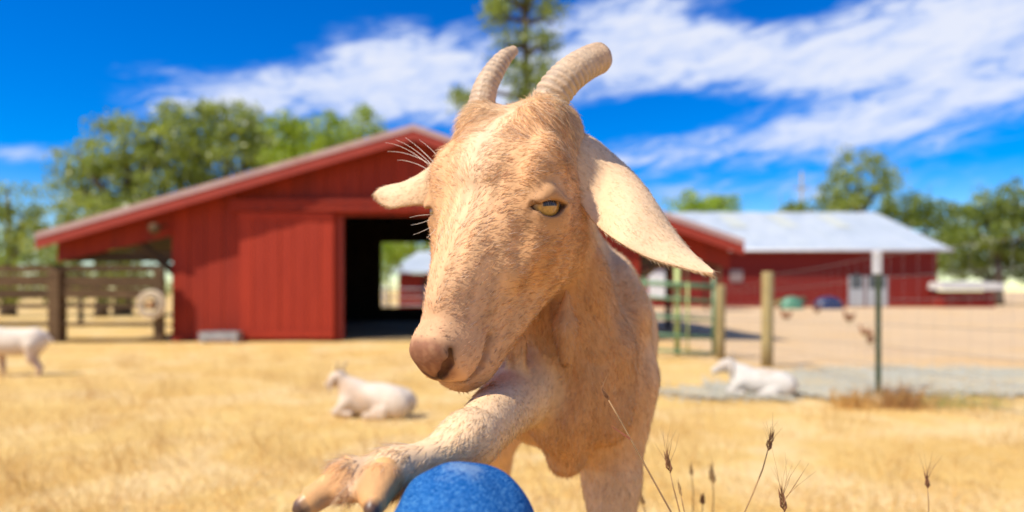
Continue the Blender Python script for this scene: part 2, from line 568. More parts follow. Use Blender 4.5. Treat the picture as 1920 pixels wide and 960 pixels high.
# ------------------------------------------------------------------ paint and timber
RED = noisy('red_boards', (.25, .018, .005), (.31, .026, .007), scale=2.2, stretch=(6, 6, .7), rough=.72, bump=.35, bscale=25, vary=.16, dirt=(.15, .016, .010), spec=.3)
RED_DOOR = noisy('red_door', (.31, .023, .006), (.37, .031, .008), scale=2.0, stretch=(5, 5, .6), rough=.66, bump=.3, bscale=25, vary=.07, spec=.3)
RED_TRIM = noisy('red_trim', (.28, .028, .012), (.34, .038, .016), scale=3, stretch=(1, 4, 4), rough=.6, bump=.2, vary=.05)
RED_FAR = noisy('red_siding', (.18, .012, .007), (.23, .018, .010), scale=1.5, stretch=(.5, .5, 6), rough=.75, bump=.3, vary=.06, spec=.3)
ROOF_EDGE = noisy('weathered_roof_metal', (.42, .27, .24), (.52, .36, .32), scale=2, rough=.5, bump=.1, metal=.0, dirt=(.42, .22, .17))
ROOF_METAL = noisy('pale_roof_metal', (.40, .45, .48), (.50, .54, .57), scale=.8, rough=.45, bump=.05, metal=.1, dirt=(.58, .60, .56))
SKYLIGHT = noisy('yellowed_skylight', (.46, .48, .42), (.54, .55, .47), scale=3, rough=.4, bump=0)
DARK_WOOD = noisy('dark_timber', (.075, .044, .021), (.145, .088, .043), scale=3, stretch=(1, 1, 6), rough=.85, bump=.5, bscale=30, vary=.25, spec=.2)
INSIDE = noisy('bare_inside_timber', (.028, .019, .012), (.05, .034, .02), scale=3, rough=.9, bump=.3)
POST_WOOD = noisy('weathered_post', (.26, .19, .075), (.40, .31, .14), scale=5, stretch=(3, 3, .5), rough=.9, bump=.6, bscale=30, vary=.1, spec=.2)
WHITE = noisy('white_paint', (.70, .70, .68), (.80, .80, .78), scale=3, rough=.5, bump=.1, dirt=(.55, .50, .42))
GALV = noisy('galvanised_steel', (.45, .46, .46), (.58, .59, .58), scale=8, rough=.45, metal=.6, bump=.1)
GREEN_METAL = noisy('green_enamel', (.10, .20, .10), (.15, .26, .13), scale=6, rough=.45, bump=.1)
YELLOW_GREEN = noisy('pale_green_enamel', (.34, .40, .12), (.42, .48, .17), scale=6, rough=.45, bump=.1)
TPOST = noisy('dark_green_steel', (.035, .055, .025), (.07, .095, .045), scale=9, rough=.55, bump=.2)

# ------------------------------------------------------------------ the barn
BY = 11.9
PXM = F / BY
def bx(px):
    return (px - 960) / PXM
def bz(py):
    return CAMZ + (HY - py) / PXM


def build_barn():
    zb = -.2
    depth = 7.2
    yo = BY - .32
    ke = (yo - .05) / F                      # the roof edge stands nearer than the wall
    xL, xP, xR = (65 - 960) * ke, (775 - 960) * ke, (1396 - 960) * ke
    zL, zP, zR = CAMZ + (HY - 438) * ke, CAMZ + (HY - 234) * ke, CAMZ + (HY - 450) * ke
    x0, x1 = bx(322), bx(1200)
    d0, d1, dt = bx(632), bx(918), bz(405)
    barn = empty('barn', (bx(760), BY + depth / 2, zb), 'long low red timber barn with a pale metal roof and an open doorway', 'barn')

    def zr(x):
        return zL + (zP - zL) * (x - xL) / (xP - xL) if x < xP else zP + (zR - zP) * (x - xP) / (xR - xP)

    # gable wall: upright boards with open joints and a little unevenness
    w = .298
    x = x0
    i = 0
    while x < x1 - .02:
        a, b = x + .005, min(x + w, x1) - .005
        y0 = BY + random.uniform(-.006, .006)
        cuts = [a] + [c for c in (d0, d1) if a + .01 < c < b - .01] + [b]
        for a, b in zip(cuts[:-1], cuts[1:]):
            z_lo = dt if (a + b) / 2 > d0 and (a + b) / 2 < d1 else zb - .05
            ta, tb = zr(a) - .17, zr(b) - .17
            MB().hexa([(a, y0, z_lo), (b, y0, z_lo), (b, y0 + .03, z_lo), (a, y0 + .03, z_lo)],
                      [(a, y0, ta), (b, y0, tb), (b, y0 + .03, tb), (a, y0 + .03, ta)]).build('board', RED, barn)
        x += w
    # framing behind the boards closes the joints and the sides
    M = MB()
    for (a, b, lo) in ((x0, d0, zb), (d1, x1, zb), (d0, d1, dt)):
        n = 8
        for k in range(n):
            p, q = a + (b - a) * k / n, a + (b - a) * (k + 1) / n
            M.hexa([(p, BY + .045, lo), (q, BY + .045, lo), (q, BY + .10, lo), (p, BY + .10, lo)],
                   [(p, BY + .045, zr(p) - .124), (q, BY + .045, zr(q) - .124), (q, BY + .10, zr(q) - .124), (p, BY + .10, zr(p) - .124)])
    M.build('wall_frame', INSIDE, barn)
    for sx in (x0 + .02, x1 - .09):
        MB().box((sx, BY + .11, zb), (sx + .06, BY + depth, zr(sx) - .17)).build('side_wall', RED if sx < -3 else RED, barn)
    # rear wall with its own opening, boarded at the foot
    bo0, bo1, bt, bbm = -3.66, -1.2, 2.02, .22
    yb = BY + depth
    M = MB()
    for (a, b) in ((x0, bo0), (bo1, x1)):
        for k in range(8):
            p, q = a + (b - a) * k / 8, a + (b - a) * (k + 1) / 8
            M.hexa([(p, yb, zb), (q, yb, zb), (q, yb + .06, zb), (p, yb + .06, zb)],
                   [(p, yb, zr(p) - .122), (q, yb, zr(q) - .122), (q, yb + .06, zr(q) - .122), (p, yb + .06, zr(p) - .122)])
    for k in range(8):
        p, q = bo0 + (bo1 - bo0) * k / 8, bo0 + (bo1 - bo0) * (k + 1) / 8
        M.hexa([(p, yb + .002, bt), (q, yb + .002, bt), (q, yb + .058, bt), (p, yb + .058, bt)],
               [(p, yb + .002, zr(p) - .122), (q, yb + .002, zr(q) - .122), (q, yb + .058, zr(q) - .122), (p, yb + .058, zr(p) - .122)])
    M.box((bo0, yb + .002, zb), (bo1, yb + .058, bbm))
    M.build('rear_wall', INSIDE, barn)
    # roof: two slopes running past the walls as open lean-tos, with a metal edge
    for nm, (xa, za, xb, zb2) in (('l', (xL, zL, xP, zP)), ('r', (xP, zP, xR, zR))):
        MB().hexa([(xa + .02, yo + .02, za - .12), (xb, yo + .02, zb2 - .12), (xb, yb + .38, zb2 - .12), (xa + .02, yb + .38, za - .12)],
                  [(xa + .02, yo + .02, za - .032), (xb, yo + .02, zb2 - .032), (xb, yb + .38, zb2 - .032), (xa + .02, yb + .38, za - .032)]).build('roof_deck', INSIDE, barn)
        MB().hexa([(xa, yo, za - .03), (xb, yo, zb2 - .03), (xb, yb + .4, zb2 - .03), (xa, yb + .4, za - .03)],
                  [(xa, yo, za), (xb, yo, zb2), (xb, yb + .4, zb2), (xa, yb + .4, za)]).build('roof', ROOF_EDGE, barn)
        # fascia board under the metal edge
        MB().hexa([(xa, yo - .035, za - .25), (xb, yo - .035, zb2 - .25), (xb, yo + .01, zb2 - .25), (xa, yo + .01, za - .25)],
                  [(xa, yo - .035, za - .085), (xb, yo - .035, zb2 - .085), (xb, yo + .01, zb2 - .085), (xa, yo + .01, za - .085)]).build('fascia', RED_TRIM, barn)
        # metal drip edge proud of the fascia
        MB().hexa([(xa, yo - .05, za - .085), (xb, yo - .05, zb2 - .085), (xb, yo - .002, zb2 - .085), (xa, yo - .002, za - .085)],
                  [(xa, yo - .05, za + .012), (xb, yo - .05, zb2 + .012), (xb, yo - .002, zb2 + .012), (xa, yo - .002, za + .012)]).build('roof_edge', ROOF_EDGE, barn)
    # gable board of each lean-to, tapering out to the eave, and the knee brace
    for (xe, ze, xw, s) in ((xL, zL, x0, 1), (xR, zR, x1, -1)):
        zw = zr(xw)
        MB().hexa([(xe + s * .15, BY - .02, ze - .47), (xw, BY - .02, zw - .62), (xw, BY + .02, zw - .62), (xe + s * .15, BY + .02, ze - .47)],
                  [(xe + s * .15, BY - .02, ze - .12), (xw, BY - .02, zw - .17), (xw, BY + .02, zw - .17), (xe + s * .15, BY + .02, ze - .12)]).build('gable_board', RED, barn)
        MB().tube([(xw - s * .0, BY + .10, zw - 1.25), (xw - s * .85, BY + .10, zw - .55)], .07, 4).build('brace', DARK_WOOD, barn)
        MB().box((min(xe + s * .2, xw), BY + .12, ze - .45), (max(xe + s * .2, xw), BY + .24, ze - .27)).build('beam', DARK_WOOD, barn)
        for yy in (BY + depth * .55, BY + depth):
            MB().box((xe + s * .3 - .06, yy - .06, zb), (xe + s * .3 + .06, yy + .06, ze - .12)).build('post', DARK_WOOD, barn)
    # sliding door pushed open to the left, on its track
    door = MB().box((bx(452), BY - .055, zb + .06), (bx(628), BY - .03, bz(399))).build('sliding_door', RED_DOOR, barn)
    n = 7
    wd = (bx(628) - bx(452)) / n
    for k in range(n):
        a = bx(452) + k * wd
        yj = random.uniform(-.004, .004)
        MB().box((a + .004, BY - .078 + yj, zb + .07), (a + wd - .004, BY - .055, bz(400))).build('board', RED_DOOR, door)
    for (za, zc) in ((zb + .06, zb + .2), (bz(412), bz(399))):
        MB().box((bx(452), BY - .10, za), (bx(628), BY - .085, zc)).build('rail', RED_DOOR, door)
    MB().box((bx(437), BY - .15, bz(397)), (bx(925), BY - .11, bz(384))).build('door_track', RED, barn)
    MB().box((bx(437), BY - .17, bz(383.5)), (bx(925), BY - .01, bz(376))).build('track_cover', RED, barn)
    # door posts, floodlight under the eave
    for xx in (d0 - .005, d1 - .09):
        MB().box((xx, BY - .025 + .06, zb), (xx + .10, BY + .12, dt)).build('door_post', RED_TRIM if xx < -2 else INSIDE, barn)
    L = MB()
    L.tube([(bx(306), BY - .30, bz(432)), (bx(306), BY - .16, bz(428))], [.10, .05], 12)
    L.tube([(bx(306), BY - .17, bz(428)), (bx(312), BY - .02, bz(423))], .02, 6)
    L.build('floodlight', DARK_WOOD, barn, True)
    tag(barn, None)
    # dim floor
    MB().box((x0 + .1, BY + .12, zb - .02), (x1 - .12, yb - .02, zb + .02)).build('floor', noisy('barn_floor', (.20, .14, .07), (.30, .22, .11), scale=4, rough=.95), barn)
    # a pale trough on the ground against the wall
    t = empty('trough', (bx(424), BY - .25, zb), 'small pale metal trough at the foot of the red barn wall', 'trough')
    m = MB()
    xa, xb2, ya, yb2 = bx(390), bx(460), BY - .36, BY - .12
    for lo, hi in (((xa, ya, zb + .04), (xb2, ya + .02, zb + .18)), ((xa, yb2 - .02, zb + .04), (xb2, yb2, zb + .18)),
                   ((xa, ya + .02, zb + .04), (xa + .02, yb2 - .02, zb + .18)), ((xb2 - .02, ya + .02, zb + .04), (xb2, yb2 - .02, zb + .18)),
                   ((xa + .02, ya + .02, zb + .04), (xb2 - .02, yb2 - .02, zb + .06))):
        m.box(lo, hi)
    m.build('basin', noisy('dull_zinc', (.26, .26, .25), (.40, .39, .37), scale=7, rough=.6, metal=.3, dirt=(.25, .17, .10)), t)
    for px in (395, 455):
        MB().box((bx(px) - .03, ya + .03, zb - .02), (bx(px) + .03, yb2 - .03, zb + .038)).build('foot', GALV, t)


build_barn()


def build_left_fence():
    zb = -.2
    y = 11.72
    f = empty('board_fence', (bx(160), y, zb), 'dark brown board fence running from the barn wall to the left', 'fence')
    rows = [(498, 511), (517, 538), (541, 559), (569, 578), (602, 609), (632, 641)]
    xs = [bx(-330), bx(-95), bx(118), bx(312)]
    for a, b in zip(xs[:-1], xs[1:]):
        for (t, u) in rows:
            j = random.uniform(-.012, .012)
            k = random.uniform(-.012, .012)
            z0, z1 = bz(u), bz(t)
            MB().hexa([(a + .004, y - .02, z0 + j), (b - .004, y - .02, z0 + k), (b - .004, y + .012, z0 + k), (a + .004, y + .012, z0 + j)],
                      [(a + .004, y - .02, z1 + j), (b - .004, y - .02, z1 + k), (b - .004, y + .012, z1 + k), (a + .004, y + .012, z1 + j)]).build('rail', DARK_WOOD, f)
    for i, px in enumerate((-330, -95, 118, 312)):
        x = bx(px)
        MB().box((x - .085, y + .014 if i < 3 else y - .10, zb - .1), (x + .085, y + .17 if i < 3 else y + .02 - .042, bz(503))).build('post', DARK_WOOD, f, bevel=.008)
        if i in (1, 2):
            MB().box((x - .10, y - .075, zb - .1), (x + .10, y - .023, bz(508))).build('post', DARK_WOOD, f, bevel=.008)
    # round pale reel on the last post
    w = empty('hose_reel', (bx(305), y - .2, bz(570)), 'round pale hose reel hung on the last fence post beside the barn', 'hose reel')
    c = Vector((bx(305), y - .19, bz(570)))
    hose = noisy('pale_hose', (.50, .40, .26), (.62, .50, .34), scale=8, rough=.6)
    for k, (rr, tr) in enumerate(((.215, .035), (.15, .03))):
        pts = [c + Vector((math.cos(a) * rr, -.02 * k, math.sin(a) * rr)) for a in np.linspace(0, 2 * math.pi, 33)]
        MB().tube(pts, tr, 8, False).build('coil', hose, w, True)
    MB().tube([c + Vector((0, .10, 0)), c + Vector((0, -.06, 0))], .055, 14).build('hub', noisy('rusty_hub', (.35, .17, .07), (.45, .24, .1), rough=.7), w, True)
    for a in (0.4, 2.5, 4.6):
        MB().tube([c, c + Vector((math.cos(a) * .2, 0, math.sin(a) * .2))], .012, 6).build('spoke', GALV, w, True)


build_left_fence()


# ------------------------------------------------------------------ the long shed on the right
def build_shed():
    d = 37.0
    k = d / F
    zb = -.2
    def X(px):
        return (px - 960) * k
    xl, xr = X(1225), X(1757)
    s = empty('farm_shed', ((xl + xr) / 2, d + 4, zb), 'long red shed with a pale metal roof and small double door', 'shed')
    ze = CAMZ + (HY - 470) * k
    zt = CAMZ + (HY - 399) * (d + 5.2) / F
    dr = 5.2
    # walls: long horizontal lap boards on the front and the right end
    nb = 11
    hb = (ze - .05 - zb) / nb
    for i in range(nb):
        z0, z1 = zb + i * hb, zb + (i + 1) * hb - .02
        MB().hexa([(xl, d - .05, z0), (xr, d - .05, z0), (xr, d, z0), (xl, d, z0)],
                  [(xl, d - .02, z1), (xr, d - .02, z1), (xr, d, z1), (xl, d, z1)]).build('siding_board', RED_FAR, s)
    MB().box((xl + .05, d + .01, zb), (xr - .05, d + .15, ze)).build('front_wall', RED_FAR, s)
    for xx in (xl + .05, xr - .17):
        MB().box((xx, d + .16, zb), (xx + .12, d + 2 * dr, ze)).build('end_wall', RED_FAR, s)
    MB().box((xl + .2, d + 2 * dr + .01, zb), (xr - .2, d + 2 * dr + .15, ze)).build('rear_wall', RED_FAR, s)
    # roof of raised-seam panels; the ridge is shorter than the eave, so both ends slope
    el, er = X(1312) - 3.2, X(1776)
    rl, rr = X(1300), (1640 - 960) * (d + dr) / F
    yf = d - .45
    n = 14
    for i in range(n):
        a, b = i / n, (i + 1) / n
        p0, p1 = el + (er - el) * a, el + (er - el) * b
        q0, q1 = rl + (rr - rl) * a, rl + (rr - rl) * b
        up = .03 if i % 2 else 0
        MB().hexa([(p0, yf, ze - .06), (p1, yf, ze - .06), (q1, d + dr, zt - .06), (q0, d + dr, zt - .06)],
                  [(p0, yf, ze + .02 + up), (p1, yf, ze + .02 + up), (q1, d + dr, zt + .02 + up), (q0, d + dr, zt + .02 + up)]).build('roof_panel', SKYLIGHT if False else ROOF_METAL, s)
    yr = d + 2 * dr + .45
    MB().hexa([(el, yr, ze - .06), (er, yr, ze - .06), (rr, d + dr + .004, zt - .06), (rl, d + dr + .004, zt - .06)],
              [(el, yr, ze + .02), (er, yr, ze + .02), (rr, d + dr + .004, zt + .02), (rl, d + dr + .004, zt + .02)]).build('rear_roof', ROOF_METAL, s)
    MB().add([(er, yf, ze + .05), (er, yr, ze + .05), (rr, d + dr, zt + .05), (er, yf, ze - .05), (er, yr, ze - .05), (rr, d + dr, zt - .05)],
             [(0, 1, 2), (3, 5, 4), (0, 3, 4, 1), (1, 4, 5, 2), (2, 5, 3, 0)]).build('end_roof', ROOF_METAL, s)
    for px in (1405, 1508, 1612):       # yellowed skylights near the ridge
        t0, t1 = .55, .9
        x = X(px)
        zz = lambda t: ze + (zt - ze) * t + .075
        yy = lambda t: yf + (d + dr - yf) * t
        sh = -.35
        MB().hexa([(x, yy(t0), zz(t0) - .02), (x + .9, yy(t0), zz(t0) - .02), (x + .9 + sh, yy(t1), zz(t1) - .02), (x + sh, yy(t1), zz(t1) - .02)],
                  [(x, yy(t0), zz(t0)), (x + .9, yy(t0), zz(t0)), (x + .9 + sh, yy(t1), zz(t1)), (x + sh, yy(t1), zz(t1))]).build('skylight', SKYLIGHT, s)
    MB().tube([(el, yf - .07, ze), (er, yf - .07, ze)], .075, 8).build('gutter', WHITE, s, True)
    # the double door
    for px0, px1 in ((1590, 1619), (1623, 1662)):
        dd = MB().box((X(px0), d - .09, zb + .05), (X(px1), d - .055, CAMZ + (HY - 518) * k)).build('door', GALV, s)
        MB().box((X(px0) + .12, d - .11, zb + 1.0), (X(px1) - .12, d - .092, zb + 1.75)).build('pane', noisy('dark_pane', (.05, .06, .07), (.09, .10, .11), rough=.2, bump=0), dd)
    wnd = MB().box((X(1368), d - .09, CAMZ + (HY - 528) * k), (X(1392), d - .055, CAMZ + (HY - 506) * k)).build('window', noisy('dull_pane', (.22, .16, .15), (.3, .22, .2), rough=.3, bump=0), s)
    wnd = MB().box((X(1216), d - .09, CAMZ + (HY - 560) * k), (X(1250), d - .055, CAMZ + (HY - 506) * k)).build('door', WHITE, s)
    # pale low roof between barn and shed
    c = empty('lean_to', (X(1300), 30, zb), 'open lean-to with a white roof edge beside the barn eave', 'lean-to')
    kk = 30 / F
    P = lambda px, py: ((px - 960) * kk, CAMZ + (HY - py) * kk)
    xa, z1 = P(1282, 452)
    xb, z0 = P(1356, 469)
    MB().hexa([(xa, 29.8, z0), (xb, 29.8, z0), (xb, 32.5, z0 + .15), (xa, 32.5, z0 + .15)], [(xa, 29.8, z1), (xb, 29.8, z1), (xb, 32.5, z1 + .15), (xa, 32.5, z1 + .15)]).build('roof', WHITE, c)
    for xx in (xa + .1, xb - .2):
        for yy in (30, 32.2):
            MB().box((xx, yy, zb), (xx + .1, yy + .1, z0 + .02)).build('post', DARK_WOOD, c)


build_shed()


def build_far_things():
    zb = -.2
    # low white-topped coop at the far right
    d = 36.0
    k = d / F
    X = lambda px: (px - 960) * k
    Z = lambda py: CAMZ + (HY - py) * k
    c = empty('animal_coop', (X(1820), d, zb), 'low red coop with a white flat roof right of the long shed', 'coop')
    MB().hexa([(X(1760), d - .3, Z(544)), (X(1878), d - .3, Z(544)), (X(1884), d + 2.4, Z(538)), (X(1762), d + 2.4, Z(538))],
              [(X(1762), d - .3, Z(531)), (X(1876), d - .3, Z(531)), (X(1880), d + 2.4, Z(526)), (X(1766), d + 2.4, Z(526))]).build('roof', noisy('dusty_white', (.52, .50, .46), (.64, .62, .58), scale=2, rough=.6), c)
    for a, b in ((1768, 1806), (1808, 1846), (1848, 1866)):
        MB().box((X(a), d - .02, zb), (X(b), d + .03, Z(546))).build('panel', RED_FAR, c)
    MB().box((X(1769), d + .035, zb), (X(1865), d + 2.2, Z(546))).build('body', RED_FAR, c)
    # shed seen through the barn's back doorway
    d = 33.0
    k = d / F
    s = empty('hay_shed', (X(790), d, zb), 'small pale roofed shed seen through the open barn doorway', 'shed')
    X = lambda px: (px - 960) * d / F
    Z = lambda py: CAMZ + (HY - py) * d / F
    MB().hexa([(X(735), d, Z(512)), (X(900), d, Z(512)), (X(890), d + 4, Z(465)), (X(762), d + 4, Z(465))],
              [(X(735), d, Z(509)), (X(900), d, Z(509)), (X(890), d + 4, Z(462)), (X(762), d + 4, Z(462))]).build('roof', ROOF_METAL, s)
    MB().box((X(745), d + .4, zb), (X(895), d + .5, Z(513))).build('front_wall', RED_FAR, s)
    MB().box((X(745), d + .52, zb), (X(748), d + 4, Z(500))).build('end_wall', RED_FAR, s)
    MB().box((X(892), d + .52, zb), (X(895), d + 4, Z(500))).build('end_wall', RED_FAR, s)
    MB().box((X(790), d + .37, zb), (X(822), d + .395, Z(522))).build('door', INSIDE, s)
    # pipe fence in front of it
    f = empty('pipe_fence', (-5.5, 25, zb), 'pale pipe fence seen through the barn from front to back', 'fence')
    for z in (.35, .65, .95):
        MB().tube([(-9.5, 25, zb + z), (-1.5, 25, zb + z)], .03, 6).build('rail', WHITE, f, True)
    for x in np.arange(-9.5, -1.4, 1.6):
        MB().tube([(x, 25, zb - .1), (x, 25, zb + 1.05)], .04, 6).build('post', WHITE, f, True)
    # overturned green barrow and a blue tarpaulin heap by the long shed
    d = 33.0
    k = d / F
    X = lambda px: (px - 960) * k
    Z = lambda py: CAMZ + (HY - py) * k
    def heap(name, label, cat, cx, w, h, mat, seed):
        r = np.random.default_rng(seed)
        vs, fs = [], []
        A, B = 18, 7
        zz = zg(0, d)
        for j in range(B):
            t = j / (B - 1) * math.pi / 2
            for i in range(A):
                a = 2 * math.pi * i / A
                q = (1 + .10 * math.sin(3 * a + seed) + .05 * r.normal()) * math.cos(t) ** .7
                vs.append((cx + math.cos(a) * w / 2 * q, d + math.sin(a) * w * .4 * q, zz - .02 + h * math.sin(t) * (1 + .06 * r.normal())))
        for j in range(B - 1):
            for i in range(A):
                i2 = (i + 1) % A
                fs.append((j * A + i, j * A + i2, (j + 1) * A + i2, (j + 1) * A + i))
        o = MB().add(vs, fs).build(name, mat, None, True)
        return tag(o, label, cat)
    heap('tarpaulin', 'dark blue tarpaulin heap at the foot of the long red shed', 'tarpaulin', X(1551), 1.35, .58, noisy('blue_tarp', (.010, .020, .06), (.03, .045, .12), scale=4, rough=.4, bump=.5, bscale=8), 3)
    b = empty('wheelbarrow', (X(1484), d, zb), 'overturned green wheelbarrow in front of the long red shed', 'wheelbarrow')
    g = noisy('green_tub', (.06, .19, .11), (.10, .26, .16), scale=4, rough=.4)
    cx = X(1484)
    zz = zb
    rings = [(.55, 0), (.50, .2), (.40, .42), (.28, .56), (.05, .60)]
    vs, fs = [], []
    for (rr, h) in rings:
        for i in range(16):
            a = 2 * math.pi * i / 16
            vs.append((cx + math.cos(a) * rr * 1.1, d + math.sin(a) * rr * .7, zz + h))
    for j in range(len(rings) - 1):
        for i in range(16):
            fs.append((j * 16 + i, j * 16 + (i + 1) % 16, (j + 1) * 16 + (i + 1) % 16, (j + 1) * 16 + i))
    MB().add(vs, fs).build('tub', g, b, True)
    MB().tube([(cx - .5, d + .15, zz + .45), (cx - 1.0, d + .15, zz + .12)], .025, 6).build('handle', YELLOW_GREEN, b, True)
    MB().tube([(cx - .5, d - .15, zz + .45), (cx - 1.0, d - .15, zz + .12)], .025, 6).build('handle', YELLOW_GREEN, b, True)
    MB().tube([(cx + .55, d - .05, zz + .42), (cx + .55, d + .05, zz + .42)], .16, 14).build('wheel', TPOST, b, True)
    # thin mast far off between the trees
    m = empty('utility_pole', (at(1503, 545, 60).x, 60, zb), 'thin grey utility pole standing against the low clouds', 'pole')
    p = at(1503, 322, 60)
    MB().tube([(p.x, 60, zb), p], [.13, .09], 8).build('pole', POST_WOOD, m, True)
    MB().box((p.x - .7, 59.9, p.z - 1.5), (p.x + .7, 59.97, p.z - 1.38)).build('crossarm', POST_WOOD, m)


build_far_things()


# ------------------------------------------------------------------ wire fence and green gate on the right
def build_right_fence():
    f = empty('wire_fence', (2.7, 6, zg(0, 6)), 'wire mesh fence on wooden and steel posts right of the goat', 'fence')
    P1, P2, P3 = on_ground(1350, 672), on_ground(1438, 686), on_ground(1647, 738)
    P4 = Vector((2.78, 2.75, zg(0, 2.75)))
    P5 = Vector((2.80, 0.4, 0))
    for P, top, r in ((P1, 534, .062), (P2, 510, .066)):
        zt = CAMZ + (HY - top) * P.y / F
        rr = [r * 1.02, r, r * .97, r * .9]
        MB().tube([P + Vector((0, 0, -.1)), P + Vector((.004, 0, .3)), Vector((P.x + .01, P.y, zt - .02)), Vector((P.x + .01, P.y, zt))], rr, 14).build('wooden_post', POST_WOOD, f, True)
    tops = []
    for P in (P3, P4, P5):
        zt = CAMZ + (HY - 470) * P3.y / F if P is P3 else P.z + 1.13
        h = zt - P.z
        o = MB().box((P.x - .020, P.y - .004, P.z - .1), (P.x + .020, P.y + .004, zt - .01)).box((P.x - .004, P.y + .0042, P.z - .1), (P.x + .004, P.y + .036, zt - .01)).build('steel_post', TPOST, f)
        MB().box((P.x - .027, P.y - .010, zt - .175), (P.x + .027, P.y + .044, zt)).build('post_cap', noisy('dull_white_cap', (.48, .47, .46), (.58, .57, .55), scale=6, rough=.6), f, bevel=.006)
    line = [P1, P2, P3, P4, P5]
    hs = [.08, .22, .36, .52, .70, .86, 1.02]
    wire = noisy('fence_wire', (.22, .21, .19), (.34, .32, .29), scale=20, rough=.5, metal=.5, bump=0)
    for h in hs:
        pts = []
        for a, b in zip(line[:-1], line[1:]):
            for t in np.linspace(0, 1, 7)[:-1]:
                p = a.lerp(b, t)
                hh = min(h, .93) if a in (P1,) else h
                pts.append(Vector((p.x - .03, p.y - .03, zg(0, p.y) + hh - .012 * math.sin(math.pi * t))))
        MB().tube(pts, .0019, 5).build('wire', wire, f)
    M = MB()
    for a, b in zip(line[:-1], line[1:]):
        n = int((b - a).length / .16)
        for i in range(1, n):
            p = a.lerp(b, i / n)
            z = zg(0, p.y)
            M.tube([(p.x - .033, p.y - .033, z + hs[0]), (p.x - .033, p.y - .033, z + (.93 if a is P1 else 1.02))], .0008, 3, False)
    o = M.build('wire_stays', wire, f)
    o['kind'] = 'stuff'
    # gate between the barn corner and the first post
    Y = P1.y + .25
    k = Y / F
    X = lambda px: (px - 960) * k
    Z = lambda py: CAMZ + (HY - py) * k
    zb = zg(0, Y)
    g = empty('metal_gate', (X(1275), Y, zb), 'green tubular metal gate between the goat and the first wooden post', 'gate')
    for py in (530, 557, 592, 626, 655):
        MB().tube([(X(1205), Y, Z(py)), (X(1342), Y, Z(py + 8))], .021 if py > 530 else .034, 8).build('rail', GREEN_METAL, g, True)
    for px in (1206, 1338):
        MB().tube([(X(px), Y, zb + .04), (X(px), Y, Z(520))], .026, 8).build('upright', GREEN_METAL, g, True)
    MB().tube([(X(1272), Y + .06, zb + .02), (X(1272), Y + .06, Z(500))], .04, 8).build('upright', YELLOW_GREEN, g, True)
    MB().tube([(X(1288), Y - .04, zb + .04), (X(1288), Y - .04, Z(530))], .014, 8).build('upright', YELLOW_GREEN, g, True)
    return P1, P2, P3


P1, P2, P3 = build_right_fence()


def weed(name, label, c, n, h, spread, cols, seed):
    r = np.random.default_rng(seed)
    xy = np.stack([c.x + r.normal(0, spread, n), c.y + r.normal(0, spread * .7, n)], 1)
    o = blades(name, xy, h * .5, h, .0022, np.array(cols), .45, seed)
    tag(o, label, 'weed', 'dry weed tufts by the steel post')


weed('weed_tuft', 'rusty brown weed tuft right beside the white capped steel post', on_ground(1690, 765), 260, .26, .09, [(.42, .22, .07), (.55, .30, .09), (.3, .15, .05)], 31)
weed('weed_tuft', 'orange dry weed tuft just left of the white capped steel post', on_ground(1600, 765), 200, .22, .07, [(.62, .36, .10), (.58, .33, .08)], 32)
weed('weed_tuft', 'yellow green weed tuft at the near edge of the gravel drive', on_ground(1792, 762), 260, .16, .16, [(.42, .40, .12), (.36, .36, .10), (.5, .44, .15)], 33)

# ------------------------------------------------------------------ trees
OLIVE = leaf_mat('olive_leaves', (.14, .19, .02), (.46, .52, .09))
LIME = leaf_mat('lime_leaves', (.22, .32, .008), (.42, .55, .015))
GREYG = leaf_mat('grey_green_leaves', (.15, .21, .03), (.38, .46, .08))
DEEP = leaf_mat('deep_green_leaves', (.08, .12, .010), (.32, .40, .04))
BARK = noisy('bark', (.07, .05, .032), (.14, .105, .07), scale=6, stretch=(3, 3, .6), rough=.95, bump=.8, bscale=20)
PALE_BARK = noisy('pale_bark', (.15, .12, .075), (.26, .22, .15), scale=6, stretch=(3, 3, .6), rough=.95, bump=.6, bscale=20)


